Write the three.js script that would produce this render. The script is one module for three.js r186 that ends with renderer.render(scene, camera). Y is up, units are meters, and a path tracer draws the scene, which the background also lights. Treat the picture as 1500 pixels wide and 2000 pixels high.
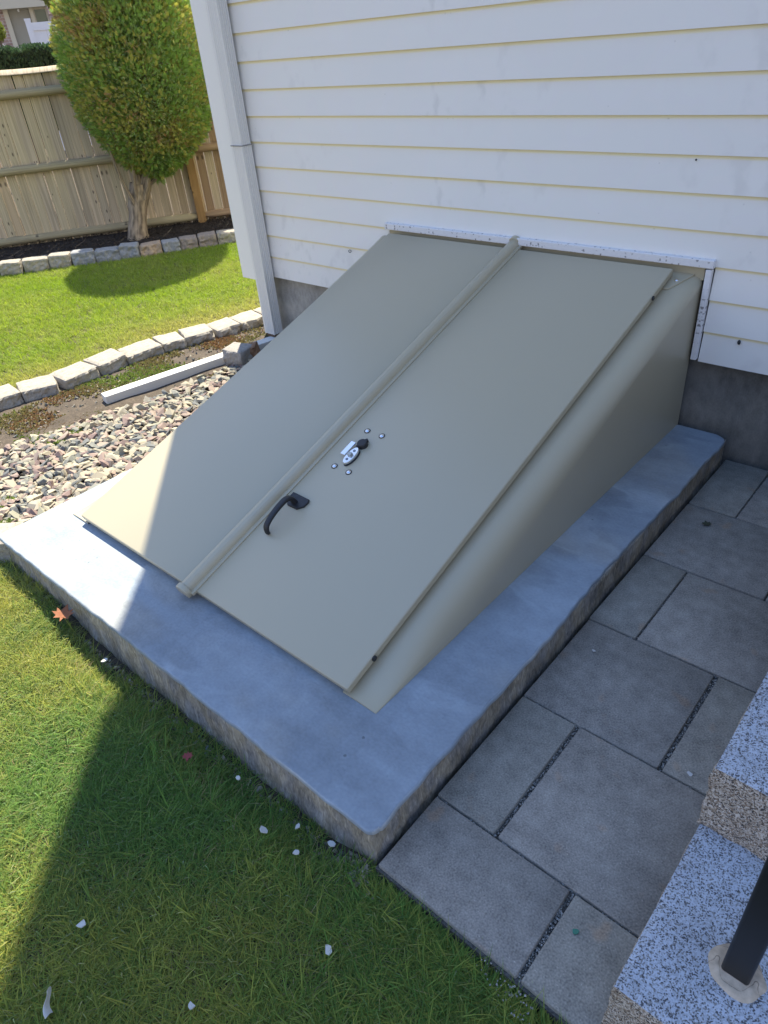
import * as THREE from 'three';
import { RoundedBoxGeometry } from 'three/addons/geometries/RoundedBoxGeometry.js';
import { ConvexGeometry } from 'three/addons/geometries/ConvexGeometry.js';
import { mergeGeometries, mergeVertices, toCreasedNormals } from 'three/addons/utils/BufferGeometryUtils.js';
import { ImprovedNoise } from 'three/addons/math/ImprovedNoise.js';
import { FontLoader } from 'three/addons/loaders/FontLoader.js';
import { TextGeometry } from 'three/addons/geometries/TextGeometry.js';

// ---------------------------------------------------------------- camera, sky, sun, exposure
const scene = new THREE.Scene();
const camera = new THREE.PerspectiveCamera(72.39, 0.75, 0.05, 300);
camera.position.set(2.3821, 1.454, 2.6989);
camera.rotation.set(-0.6028, 0.7743, -0.0981, 'YXZ');
const renderer = new THREE.WebGLRenderer({ antialias: true });
renderer.toneMapping = THREE.LinearToneMapping;
renderer.toneMappingExposure = 2.7;
renderer.shadowMap.enabled = true;

const SUN_EL = 54 * Math.PI / 180;
const sunDir = new THREE.Vector3(-0.666 * Math.cos(SUN_EL), Math.sin(SUN_EL), -0.746 * Math.cos(SUN_EL)).normalize();
{
  const w = 512, h = 256, data = new Float32Array(w * h * 4);
  for (let j = 0; j < h; j++) for (let i = 0; i < w; i++) {
    const el = (((j + 0.5) / h) - 0.5) * Math.PI, az = (((i + 0.5) / w) - 0.5) * 2 * Math.PI;
    const d = new THREE.Vector3(Math.cos(el) * Math.cos(az), Math.sin(el), Math.cos(el) * Math.sin(az));
    const k = Math.pow(Math.max(0, Math.sin(el)), 0.5);
    const zen = [0.062, 0.178, 0.455], hor = [0.52, 0.475, 0.40];
    const glow = Math.exp(-Math.acos(Math.min(1, d.dot(sunDir))) / 0.25) * 0.45;
    for (let c = 0; c < 3; c++) {
      let v = hor[c] + (zen[c] - hor[c]) * k + glow * [1, 0.97, 0.9][c];
      if (el < 0) v = [0.12, 0.13, 0.10][c];
      data[(j * w + i) * 4 + c] = v;
    }
    data[(j * w + i) * 4 + 3] = 1;
  }
  const sky = new THREE.DataTexture(data, w, h, THREE.RGBAFormat, THREE.FloatType);
  sky.mapping = THREE.EquirectangularReflectionMapping;
  sky.magFilter = THREE.LinearFilter; sky.minFilter = THREE.LinearFilter; sky.needsUpdate = true;
  scene.background = sky; scene.environment = sky;
}
const sun = new THREE.DirectionalLight(new THREE.Color(1.0, 0.92, 0.74), 4.4);
sun.position.copy(sunDir).multiplyScalar(30);
sun.target.position.set(0, 0, 0);
sun.castShadow = true;
sun.shadow.mapSize.set(4096, 4096);
Object.assign(sun.shadow.camera, { left: -14, right: 14, top: 14, bottom: -14, near: 1, far: 70 });
sun.shadow.bias = -0.0004;
scene.add(sun, sun.target);

// ---------------------------------------------------------------- helpers
function rng(seed) { let s = seed >>> 0; return () => { s = (s + 0x6d2b79f5) | 0; let t = Math.imul(s ^ (s >>> 15), 1 | s); t = (t + Math.imul(t ^ (t >>> 7), 61 | t)) ^ t; return ((t ^ (t >>> 14)) >>> 0) / 4294967296; }; }
const R = rng(20240917);
const rr = (a, b) => a + (b - a) * R();
const noise = new ImprovedNoise();
const n3 = (x, y, z = 0) => noise.noise(x + 31.7, y + 17.3, z + 5.1);
function fbm(x, y, z = 0, o = 4) { let a = 0.5, s = 0, f = 1; for (let i = 0; i < o; i++) { s += a * n3(x * f, y * f, z + i * 9.1); f *= 2.03; a *= 0.5; } return s; }
const clamp = (v, a = 0, b = 1) => Math.min(b, Math.max(a, v));
const sstep = (a, b, x) => { const t = clamp((x - a) / (b - a)); return t * t * (3 - 2 * t); };
const lin2s = (v) => { v = clamp(v); return v <= 0.0031308 ? v * 12.92 : 1.055 * Math.pow(v, 1 / 2.4) - 0.055; };
function tex(w, h, fn, srgb = true) {
  const d = new Uint8Array(w * h * 4);
  for (let j = 0; j < h; j++) for (let i = 0; i < w; i++) {
    const c = fn((i + 0.5) / w, (j + 0.5) / h), k = (j * w + i) * 4;
    if (srgb) { d[k] = 255 * lin2s(c[0]); d[k + 1] = 255 * lin2s(c[1]); d[k + 2] = 255 * lin2s(c[2]); }
    else { const v = 255 * clamp(c); d[k] = d[k + 1] = d[k + 2] = v; }
    d[k + 3] = 255;
  }
  const t = new THREE.DataTexture(d, w, h);
  t.wrapS = t.wrapT = THREE.MirroredRepeatWrapping; t.magFilter = THREE.LinearFilter; t.minFilter = THREE.LinearMipmapLinearFilter; t.generateMipmaps = true;
  if (srgb) t.colorSpace = THREE.SRGBColorSpace;
  t.needsUpdate = true; return t;
}
const col = (r, g, b) => new THREE.Color().setRGB(r, g, b);
const mat = (o) => new THREE.MeshStandardMaterial({ roughness: 0.8, ...o });
const pmat = (o) => new THREE.MeshPhysicalMaterial({ roughness: 0.8, ...o });
const used = new Map();
function numbered(name) { const n = used.get(name) || 0; used.set(name, n + 1); return n ? `${name}_${String(n).padStart(3, '0')}` : name; }
function shade(o) { o.castShadow = true; o.receiveShadow = true; return o; }
function mesh(name, geo, m, parent) { const o = shade(new THREE.Mesh(geo, m)); o.name = parent ? name : numbered(name); (parent || scene).add(o); return o; }
function tag(o, label, category, group, kind) { o.userData.label = label; o.userData.category = category; if (group) o.userData.group = group; if (kind) o.userData.kind = kind; return o; }
function thing(name, label, category, pos = [0, 0, 0], group) { const g = new THREE.Group(); g.name = numbered(name); g.position.set(...pos); scene.add(g); return tag(g, label, category, group); }
function struct(name, geo, m, label) { const o = mesh(name, geo, m); o.userData.kind = 'structure'; if (label) o.userData.label = label; return o; }
// uv in metres from the dominant axis of each face
function boxUV(geo, s = 1, ou = 0, ov = 0) {
  const g = geo.index ? geo.toNonIndexed() : geo, p = g.attributes.position, uv = new Float32Array(p.count * 2);
  const a = new THREE.Vector3(), b = new THREE.Vector3(), c = new THREE.Vector3();
  for (let i = 0; i < p.count; i += 3) {
    a.fromBufferAttribute(p, i); b.fromBufferAttribute(p, i + 1).sub(a); c.fromBufferAttribute(p, i + 2).sub(a); b.cross(c);
    const ax = Math.abs(b.x), ay = Math.abs(b.y), az = Math.abs(b.z);
    for (let k = 0; k < 3; k++) {
      const x = p.getX(i + k), y = p.getY(i + k), z = p.getZ(i + k);
      const [u, v] = ay >= ax && ay >= az ? [x, z] : ax >= az ? [z, y] : [x, y];
      uv[(i + k) * 2] = (u + ou) / s; uv[(i + k) * 2 + 1] = (v + ov) / s;
    }
  }
  g.setAttribute('uv', new THREE.BufferAttribute(uv, 2)); return g;
}
const rbox = (w, h, d, r = 0.004, seg = 2) => new RoundedBoxGeometry(w, h, d, seg, Math.min(r, w / 2.01, h / 2.01, d / 2.01));
function displace(geo, fn) { const g = mergeVertices((geo.deleteAttribute('uv'), geo.deleteAttribute('normal'), geo), 1e-5), p = g.attributes.position; for (let i = 0; i < p.count; i++) { const v = fn(p.getX(i), p.getY(i), p.getZ(i)); p.setXYZ(i, v[0], v[1], v[2]); } return g; }
function grid(nu, nv, fn) { // parametric sheet
  const pos = [], uv = [], idx = [];
  for (let j = 0; j <= nv; j++) for (let i = 0; i <= nu; i++) { const q = fn(i / nu, j / nv); pos.push(q[0], q[1], q[2]); uv.push(q[3] ?? i / nu, q[4] ?? j / nv); }
  for (let j = 0; j < nv; j++) for (let i = 0; i < nu; i++) { const a = j * (nu + 1) + i, b = a + 1, c = a + nu + 1, d = c + 1; idx.push(a, c, b, b, c, d); }
  const g = new THREE.BufferGeometry(); g.setAttribute('position', new THREE.Float32BufferAttribute(pos, 3)); g.setAttribute('uv', new THREE.Float32BufferAttribute(uv, 2)); g.setIndex(idx); g.computeVertexNormals(); return g;
}
function rockGeo(seed, sx, sy, sz, rough = 0.18, detail = 3, boxy = 0.6) { // rough-hewn stone
  const g = new THREE.IcosahedronGeometry(1, detail), off = seed * 7.31;
  const d = displace(g, (x, y, z) => {
    const m = Math.max(Math.abs(x), Math.abs(y), Math.abs(z)), l = 1 + boxy * (1 / m - 1);
    const k = l * (1 + rough * (fbm(x * 1.3 + off, y * 1.3, z * 1.3, 3) * 1.6 + 0.35 * n3(x * 5 + off, y * 5, z * 5)));
    return [x * k * sx, y * k * sy, z * k * sz];
  });
  const f = d.toNonIndexed(); f.computeVertexNormals(); return f;
}

// ---------------------------------------------------------------- measured layout (metres; y = 0 is the top of the concrete pad)
const GY = -0.13;                                   // soil under the lawn
const PAVE = -0.10;                                 // patio surface
const BW = 1.40, BH = 0.637, B0 = 0.036, BL = 1.90, BZ = 0.04; // bulkhead doors
const PADL = -0.21, PADR = 1.707, PADZ = 2.146;
const stoneX = (z) => -1.70 + 0.17 * sstep(0.9, -0.4, z);  // row of edging stones by the weedy strip
const farLine = (z) => -4.33 - 0.56 * z;            // not used as a wall, only for where the lawn ends
function groundY(x, z) {
  let y = GY + 0.012 * fbm(x * 0.9, z * 0.9, 3, 3);
  const inPatio = sstep(1.69, 1.73, x) * sstep(2.20, 2.13, z); y += (-0.21 - y) * inPatio;
  const tr = sstep(2.32, 2.19, z) * sstep(2.05, 2.12, z) * sstep(0.1, 0.6, x) * sstep(1.72, 1.5, x); y -= 0.055 * tr;
  const underPad = sstep(PADL + 0.02, PADL + 0.06, x) * sstep(PADR - 0.02, PADR - 0.06, x) * sstep(PADZ - 0.02, PADZ - 0.06, z) * sstep(-0.1, 0, z); y -= 0.08 * underPad;
  return y;
}

// ---------------------------------------------------------------- ground
const soilTex = tex(512, 512, (u, v) => {
  const x = u * 12, y = v * 12, a = fbm(x, y, 1, 4), b = n3(x * 9, y * 9, 4), s = n3(x * 22, y * 22, 8);
  const k = 0.75 + 0.6 * a + 0.35 * b + (s > 0.45 ? 0.9 : 0);
  return [0.095 * k, 0.072 * k, 0.050 * k];
});
{
  const xs = [], zs = [];
  for (const v of [-150, -90, -50, -30, -20, -14, -10]) { xs.push(v); zs.push(v); }
  for (let v = -8; v <= 6.001; v += 0.07) xs.push(v);
  for (let v = -8; v <= 7.001; v += 0.07) zs.push(v);
  for (const v of [9, 14, 20, 30, 50, 90, 150]) { xs.push(v); zs.push(v); }
  const g = grid(xs.length - 1, zs.length - 1, (u, v) => { const x = xs[Math.round(u * (xs.length - 1))], z = zs[Math.round(v * (zs.length - 1))]; return [x, groundY(x, z), z, x / 1.3, z / 1.3]; });
  struct('ground', g, mat({ map: soilTex, bumpMap: soilTex, bumpScale: 0.006, roughness: 0.95 }), 'bare brown soil under the lawns and beds');
}

// ---------------------------------------------------------------- patio of square pavers
const paverTex = tex(1024, 1024, (u, v) => {
  const x = u * 8, y = v * 8, a = fbm(x * 0.6, y * 0.6, 2, 4), b = fbm(x * 3, y * 3, 5, 3), s = n3(x * 30, y * 30, 1), q = n3(x * 46, y * 46, 7);
  let k = 1 + 0.36 * a + 0.40 * b + 0.42 * s; const rust = sstep(0.24, 0.42, fbm(x * 1.4 + 40, y * 1.4, 9, 3));
  if (q > 0.55) k *= 1.5; if (q < -0.58) k *= 0.55;
  return [(0.285 + 0.045 * rust) * k, (0.262 - 0.005 * rust) * k, (0.218 - 0.03 * rust) * k];
});
const gritTex = tex(512, 512, (u, v) => { const x = u * 60, y = v * 60, s = n3(x, y), q = n3(x * 2.1, y * 2.1, 3); const k = 0.55 + 0.9 * Math.abs(s) + 0.5 * q; return [0.13 * k, 0.12 * k, 0.105 * k]; });
const paverMats = [0.96, 1.04, 1.0, 1.1].map((k, i) => mat({ map: paverTex, bumpMap: paverTex, bumpScale: 0.0016, roughness: 0.88, color: col(k, k * (1 - 0.01 * i), k * (1 - 0.02 * (i % 2))) }));
const patio = struct('patio', boxUV(new THREE.BoxGeometry(4.3, 0.06, 2.16).translate(1.712 + 2.15, PAVE - 0.043, 1.075), 0.6), mat({ map: gritTex, bumpMap: gritTex, bumpScale: 0.004, roughness: 0.95 }), 'patio of grey concrete pavers with stone dust joints');
{
  const rows = [[0.0, 0.383, [1.712, 1.885, 2.27, 2.66, 3.05]], [0.383, 0.768, [1.712, 2.105, 2.49, 2.88]], [0.768, 1.155, [1.712, 1.866, 2.25, 2.64]], [1.155, 1.537, [1.712, 2.103, 2.49]], [1.537, 1.93, [1.712, 1.885, 2.28, 2.66]], [1.93, 2.152, [1.712, 2.085, 2.47, 2.86]]];
  rows.forEach(([z0, z1, xs], r) => {
    for (let i = 0; i + 1 < xs.length; i++) {
      const gap = r >= 3 ? 0.009 : 0.006, w = xs[i + 1] - xs[i] - (i ? gap : gap * 0.6) - (r > 2 ? 0.004 : 0.001), d = z1 - z0 - 0.006;
      let g = new RoundedBoxGeometry(w, 0.05, d, 2, 0.004);
      g = displace(g, (x, y, z) => [x + 0.0012 * n3(x * 30 + r, z * 25, y * 9), y, z + 0.0012 * n3(x * 25, z * 30 + i, 4)]);
      g = toCreasedNormals(g, 0.7);
      const m = mesh('paver', boxUV(g, 1.0, 0.22 + R() * 0.56, 0.22 + R() * 0.56), paverMats[(r * 2 + i * 3) % 4], patio);
      m.position.set((xs[i] + xs[i + 1]) / 2 + rr(-0.001, 0.001), PAVE - 0.025 + rr(-0.0015, 0.0015), (z0 + z1) / 2);
      m.rotation.set(rr(-0.004, 0.004), rr(-0.003, 0.003), rr(-0.004, 0.004));
    }
  });
  // loose stone dust in the joints
  const pebble = new ConvexGeometry([...Array(9)].map(() => new THREE.Vector3(rr(-1, 1), rr(-0.7, 0.7), rr(-1, 1)).normalize()));
  const spots = [];
  const line = (x0, z0, x1, z1, n, w) => { for (let i = 0; i < n; i++) { const t = R(); spots.push([x0 + (x1 - x0) * t + rr(-w, w), z0 + (z1 - z0) * t + rr(-w, w)]); } };
  line(1.885, 1.55, 1.885, 1.93, 260, 0.006); line(2.103, 1.16, 2.103, 1.53, 240, 0.006); line(2.085, 1.93, 2.085, 2.15, 200, 0.006); line(1.72, 1.537, 2.25, 1.537, 220, 0.004); line(1.72, 1.93, 2.25, 1.93, 240, 0.004); line(1.72, 1.155, 2.25, 1.155, 120, 0.003); line(1.885, 0.02, 1.885, 0.38, 130, 0.005); line(1.866, 0.77, 1.866, 1.15, 100, 0.004); line(1.72, 0.02, 1.72, 2.1, 300, 0.005); line(2.0, 2.16, 2.15, 2.19, 70, 0.02);
  const im = shade(new THREE.InstancedMesh(pebble, mat({ roughness: 0.9 }), spots.length)); im.name = 'joint_grit'; im.userData.kind = 'stuff'; patio.add(im);
  const M = new THREE.Matrix4(), q = new THREE.Quaternion();
  spots.forEach(([x, z], i) => { const s = rr(0.0012, 0.0032); q.setFromEuler(new THREE.Euler(R() * 6, R() * 6, R() * 6)); M.compose(new THREE.Vector3(x, PAVE - 0.012 + rr(0, 0.006), z), q, new THREE.Vector3(s, s, s)); im.setMatrixAt(i, M); const k = rr(0.16, 0.46); im.setColorAt(i, col(k, k * 0.96, k * 0.88)); });
}

// ---------------------------------------------------------------- concrete pad
const padTopTex = tex(1024, 1024, (u, v) => {
  const x = u * 4, y = v * 4, a = fbm(x * 0.9, y * 0.9, 1, 4), t = fbm(x * 1.2 + 0.8 * fbm(x, y, 3, 2), y * 4.5, 6, 3), b = fbm(x * 12, y * 12, 2, 2), s = n3(x * 60, y * 60, 3), p = n3(x * 26, y * 26, 11);
  const sw = sstep(0.05, 0.32, fbm(x * 1.7 + 3 + 1.5 * t, y * 1.7, 14, 4)), gr = sstep(0.0, 0.35, fbm(x * 1.1 + 17, y * 1.3, 21, 4));
  let k = 1 + 0.34 * a + 0.34 * t + 0.16 * b + 0.09 * s + 0.22 * sw; if (p > 0.76) k *= 0.55;
  return [(0.272 + 0.03 * gr) * k, (0.312 + 0.005 * gr) * k, (0.348 - 0.03 * gr) * k];
});
const padBump = tex(1024, 1024, (u, v) => { const x = u * 4, y = v * 4; return 0.5 + 0.5 * fbm(x * 2, y * 3, 6, 3) + 0.12 * n3(x * 50, y * 50, 3) + 0.10 * n3(x * 90, y * 90, 9); }, false);
const padSideTex = tex(1024, 256, (u, v) => {
  const x = u * 40, y = v * 10, a = fbm(x * 0.35, y * 0.6, 1, 3), b = n3(x * 3, y * 3, 4), c = n3(x * 9, y * 9, 6), k = 0.85 + 0.7 * a + 0.35 * b + 0.3 * c, w = sstep(-0.2, 0.3, fbm(x * 0.5 + 9, y * 0.9, 12, 3));
  const f = n3(x * 5, y * 2.5, 30) > 0.3 ? 1.3 : 1; return [(0.345 - 0.03 * w) * k * f, (0.30 - 0.005 * w) * k * f, (0.225 + 0.04 * w) * k * f];
});
const pad = thing('concrete_pad', 'raised grey concrete pad with rough edges under the beige bulkhead', 'concrete pad');
{
  // outline of the skim coat, wavy along the exposed edges
  const pts = [], push = (x, z) => pts.push([x, z]);
  const wob = (s, k) => 0.008 * fbm(s * 3.1, k, 2, 3) + 0.004 * n3(s * 16, k, 7);
  for (let x = PADL; x < PADR - 0.03; x += 0.012) push(x, PADZ + wob(x, 1.7));
  for (let a = 0; a <= 8; a++) { const t = a / 8 * Math.PI / 2; push(PADR - 0.025 + 0.025 * Math.sin(t), PADZ - 0.025 + 0.025 * Math.cos(t)); }
  for (let z = PADZ - 0.03; z > 0.05; z -= 0.012) push(PADR + 1.7 * wob(z, 5.9) - 0.012 * sstep(0.5, 0.9, z) * sstep(1.35, 1.0, z), z);
  for (let a = 0; a <= 8; a++) { const t = a / 8 * Math.PI / 2; push(PADR - 0.06 + 0.06 * Math.cos(t), 0.05 - 0.05 * Math.sin(t)); }
  push(PADL, 0.0);
  for (let z = 0.02; z < PADZ; z += 0.012) push(PADL - 0.5 * wob(z, 9.3), z);
  const sh = new THREE.Shape(pts.map(([x, z]) => new THREE.Vector2(x, -z)));
  let top = new THREE.ExtrudeGeometry(sh, { depth: 0.006, bevelEnabled: true, bevelThickness: 0.007, bevelSize: 0.006, bevelOffset: -0.006, bevelSegments: 3, curveSegments: 4 });
  top.rotateX(-Math.PI / 2); top.translate(0, -0.013, 0);
  mesh('skim_coat', boxUV(top, 2.0, 0.21, 0), mat({ map: padTopTex, bumpMap: padBump, bumpScale: 0.004, roughness: 0.82 }), pad).userData.label = 'smooth troweled grey skim coat';
  let core = new THREE.BoxGeometry(PADR - PADL - 0.016, 0.25, PADZ - 0.01, 240, 22, 260).translate((PADL + PADR) / 2, -0.013 - 0.125, (PADZ - 0.01) / 2);
  core = displace(core, (x, y, z) => {
    const w = sstep(-0.013, -0.03, y), k = w * (0.010 * fbm(x * 9, y * 14, z * 9, 4) + 0.004 * n3(x * 60, y * 60, z * 60));
    const lo = 0.006 * sstep(-0.05, -0.2, y);
    return [x > PADR - 0.012 ? x + k : x < PADL + 0.012 ? x - k : x, y, z > PADZ - 0.014 ? z + k + lo : z];
  });
  core.computeVertexNormals();
  mesh('core', boxUV(core, 1.0), mat({ map: padSideTex, bumpMap: padSideTex, bumpScale: 0.006, roughness: 0.95 }), pad).userData.label = 'rough brown aggregate side of the pad';
}

// ---------------------------------------------------------------- house
const paintTex = tex(1024, 1024, (u, v) => {
  const x = u * 16, y = v * 16, a = fbm(x * 0.5, y * 0.5, 1, 4), zone = sstep(-0.12, 0.3, fbm(x * 0.28 + 3, y * 0.28, 30, 3)), sm = sstep(0.02, 0.38, fbm(x * 3.2 + 8, y * 2.2, 4, 4)), sp = n3(x * 22, y * 22, 5) > 0.78 ? 0.8 : 1;
  const k = (1 + 0.04 * a) * (1 - 0.13 * sm * zone) * sp;
  return [0.835 * k, 0.815 * k, 0.755 * k];
});
const grainBump = tex(512, 512, (u, v) => 0.5 + 0.5 * fbm(u * 3, v * 40, 2, 4), false);
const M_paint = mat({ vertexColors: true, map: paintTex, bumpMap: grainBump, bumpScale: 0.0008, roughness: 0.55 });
const M_trim = mat({ color: col(0.85, 0.835, 0.78), bumpMap: grainBump, bumpScale: 0.0006, roughness: 0.5 });
const wornTex = tex(512, 256, (u, v) => {
  const x = u * 60, y = v * 24, f = 0.75 * sstep(0.22, 0.31, fbm(x * 0.9, y * 2.6, 3, 4) + 0.12 * n3(x * 0.15, 3, 1)), g = n3(x * 0.8, y * 9, 4);
  const p = 1 + 0.06 * g; return [0.76 * p * (1 - f) + f * 0.10, 0.745 * p * (1 - f) + f * 0.09, 0.73 * p * (1 - f) + f * 0.085];
});
const M_worn = mat({ map: wornTex, bumpMap: wornTex, bumpScale: 0.001, roughness: 0.7 });
const foundTex = tex(1024, 512, (u, v) => {
  const x = u * 20, y = v * 10, a = fbm(x * 0.5, y * 0.5, 1, 4), b = fbm(x * 4, y * 4, 2, 3), s = n3(x * 24, y * 24, 3), w = sstep(0.0, 0.3, fbm(x * 0.4 + 4, y * 0.7, 8, 3));
  const k = 1 + 0.8 * a + 0.4 * b + 0.18 * s; return [(0.16 + 0.05 * w) * k, (0.157 + 0.045 * w) * k, (0.148 + 0.035 * w) * k];
});
const house = thing('house', 'white clapboard house wall rising behind the beige bulkhead', 'house');
const HX0 = -1.235, HX1 = 8.0, HTOP = 5.9, HZ = -8.0, E0 = 0.2864, EX = 0.1207;
{
  const core = (x0, x1, y0, y1, z1) => mesh('wall', new THREE.BoxGeometry(x1 - x0, y1 - y0, z1 - HZ).translate((x0 + x1) / 2, (y0 + y1) / 2, (HZ + z1) / 2), M_trim, house);
  core(HX0, HX1, 0.668, HTOP, -0.012); core(HX0, -0.036, E0 - 0.005, 0.668, -0.012); core(1.534, HX1, E0 - 0.005, 0.668, -0.012); core(-0.036, 1.534, E0 - 0.005, 0.668, -0.4); // dark opening into the cellar
  const fnd = (x0, x1, k) => mesh('foundation', boxUV(new THREE.BoxGeometry(x1 - x0, 0.60, -HZ - 0.06, 60, 6, 1).translate((x0 + x1) / 2, -0.015, (HZ - 0.02) / 2), 2.0, x0), mat({ map: foundTex, bumpMap: foundTex, bumpScale: 0.008, roughness: 0.93, color: col(k, k * 0.98, k * 0.94) }), house);
  fnd(HX0 + 0.025, 0.7, 1.9).userData.label = 'bare grey concrete foundation by the downspout with lawn bounce light painted in'; fnd(0.7, HX1 - 0.025, 1.0).userData.label = 'dark parging on the foundation beside the patio with shade painted in';  // lighter tint on the left part paints in bounce light from the lawn
  const roof = new THREE.BufferGeometry();
  { const a = HTOP, t = HTOP + 3.0, zf = 0.35, zb = HZ - 0.35, zm = HZ / 2, A = HX0, B = HX1;
    const v = [[A, a, zf], [B, a, zf], [A, t, zm], [B, t, zm], [A, a, zb], [B, a, zb], [A, a - 0.12, zf], [B, a - 0.12, zf], [A, a - 0.12, zb], [B, a - 0.12, zb]];
    const f = [[0, 1, 3], [0, 3, 2], [2, 3, 5], [2, 5, 4], [6, 7, 1], [6, 1, 0], [6, 8, 9], [6, 9, 7], [0, 2, 4], [1, 5, 3], [6, 0, 4], [6, 4, 8], [7, 9, 5], [7, 5, 1], [4, 5, 9], [4, 9, 8]];
    roof.setAttribute('position', new THREE.Float32BufferAttribute(f.flat().flatMap((i) => v[i]), 3)); roof.computeVertexNormals(); }
  mesh('roof', roof, mat({ color: col(0.07, 0.068, 0.065), roughness: 0.95 }), house);
  // one tapered board; every clapboard is a mesh of its own
  const boardGeo = (len, seed) => {
    const seg = Math.max(8, Math.round(len / 0.16));
    let g = new THREE.BoxGeometry(1, 1, 1, seg, 4, 1);
    const rows = [0, 0.5 * EX / (EX + 0.018), (EX - 0.0145) / (EX + 0.018), (EX - 0.0085) / (EX + 0.018), 1];
    g = displace(g, (x, y, z) => {
      const X = x * len, t = rows[Math.round((y + 0.5) * 4)], front = z > 0;
      const drop = t < 0.01 ? 0.0011 * n3(X * 1.7, seed) + 0.0005 * n3(X * 9, seed) : 0;
      return [X, t * (EX + 0.018) + drop, front ? 0.0145 - 0.0105 * t + 0.0010 * n3(X * 1.1, seed + 4, t) : 0];
    });
    g = boxUV(toCreasedNormals(g, 0.6), 4.0, seed * 1.37, seed * 0.73);
    // cream-yellow tint on the butt edge and on the strip tucked under the next board
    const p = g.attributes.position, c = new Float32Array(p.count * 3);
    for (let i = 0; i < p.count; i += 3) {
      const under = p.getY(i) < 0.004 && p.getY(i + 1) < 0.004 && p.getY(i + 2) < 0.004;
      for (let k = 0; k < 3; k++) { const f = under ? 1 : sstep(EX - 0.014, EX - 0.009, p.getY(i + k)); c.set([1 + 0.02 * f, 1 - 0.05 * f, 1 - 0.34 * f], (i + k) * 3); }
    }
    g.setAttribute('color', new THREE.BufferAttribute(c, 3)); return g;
  };
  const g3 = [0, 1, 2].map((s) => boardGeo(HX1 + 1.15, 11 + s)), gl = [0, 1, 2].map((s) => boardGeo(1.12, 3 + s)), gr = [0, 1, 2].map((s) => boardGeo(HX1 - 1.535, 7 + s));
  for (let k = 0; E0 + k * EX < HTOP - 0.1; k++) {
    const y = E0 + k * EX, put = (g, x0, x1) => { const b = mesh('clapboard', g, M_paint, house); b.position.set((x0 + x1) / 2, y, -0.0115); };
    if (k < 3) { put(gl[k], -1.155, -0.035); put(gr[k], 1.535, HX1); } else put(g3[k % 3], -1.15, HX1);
  }
  // corner board, frame trim of the bulkhead opening
  mesh('corner_board', rbox(0.125, HTOP - 0.265, 0.03, 0.003).translate(-1.2125 + 0.02, (HTOP + 0.245) / 2, 0.009), M_trim, house);
  let tr = rbox(1.578, 0.030, 0.026, 0.004, 2); mesh('opening_trim', boxUV(tr.translate(0.748, 0.660, 0.012), 0.8), M_worn, house).userData.label = 'white drip trim with flaking paint above the bulkhead';
  let tv = rbox(0.022, 0.345, 0.024, 0.003, 2); tv = boxUV(tv.rotateZ(Math.PI / 2), 0.8).rotateZ(-Math.PI / 2);
  mesh('opening_trim', tv.translate(1.521, 0.468, 0.010), M_worn, house).userData.label = 'upright white trim with flaking paint beside the bulkhead';
  // screw eye, hole and nail heads in the siding
  const dark = mat({ color: col(0.05, 0.055, 0.06), roughness: 0.5, metalness: 0.6 });
  mesh('screw_eye', new THREE.TorusGeometry(0.0065, 0.0018, 8, 18).rotateY(0.6).translate(-0.305, 0.511, 0.014), dark, house);
  mesh('cable_hole', new THREE.SphereGeometry(1, 14, 10).scale(0.006, 0.0095, 0.003).translate(1.669, 0.389, 0.0015), dark, house);
  mesh('nail_head', new THREE.SphereGeometry(1, 12, 8).scale(0.0035, 0.0035, 0.0015).translate(1.406, 0.995, -0.0005), dark, house);
  // downspout
  const M_gut = mat({ color: col(0.77, 0.755, 0.70), roughness: 0.42 });
  const ds = new THREE.Group(); ds.name = 'downspout'; house.add(ds); ds.userData.label = 'white ribbed rectangular downspout at the house corner';
  const prof = (w, d) => { // ribbed rectangular tube outline
    const p = [], rib = (x0, z0, x1, z1, n) => { for (let i = 0; i < n * 4; i++) { const t = i / (n * 4), k = (i % 4 === 1 || i % 4 === 2) && t > 0.12 && t < 0.88 ? -0.0050 : 0; const dx = x1 - x0, dz = z1 - z0, L = Math.hypot(dx, dz); p.push(new THREE.Vector2(x0 + dx * t - dz / L * k * -1, z0 + dz * t + dx / L * k * -1)); } };
    rib(-w / 2, -d / 2, w / 2, -d / 2, 6); rib(w / 2, -d / 2, w / 2, d / 2, 5); rib(w / 2, d / 2, -w / 2, d / 2, 6); rib(-w / 2, d / 2, -w / 2, -d / 2, 5); return new THREE.Shape(p);
  };
  const tube = (w, d, y0, y1) => { const g = new THREE.ExtrudeGeometry(prof(w, d), { depth: y1 - y0, bevelEnabled: false }); g.rotateX(-Math.PI / 2); return g.translate(-1.010, y0, 0.050); };
  mesh('pipe', tube(0.086, 0.064, 1.0, HTOP - 0.15), M_gut, ds);
  mesh('pipe', tube(0.090, 0.068, -0.045, 1.004), M_gut, ds);
  mesh('strap', rbox(0.0945, 0.006, 0.0725, 0.001).translate(-1.010, 1.0, 0.050), mat({ color: col(0.30, 0.30, 0.29), roughness: 0.5, metalness: 0.3 }), ds);
  mesh('outlet', rbox(0.078, 0.022, 0.058, 0.006).translate(-1.010, -0.055, 0.050), mat({ color: col(0.12, 0.08, 0.05), roughness: 0.9 }), ds);
}

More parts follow.
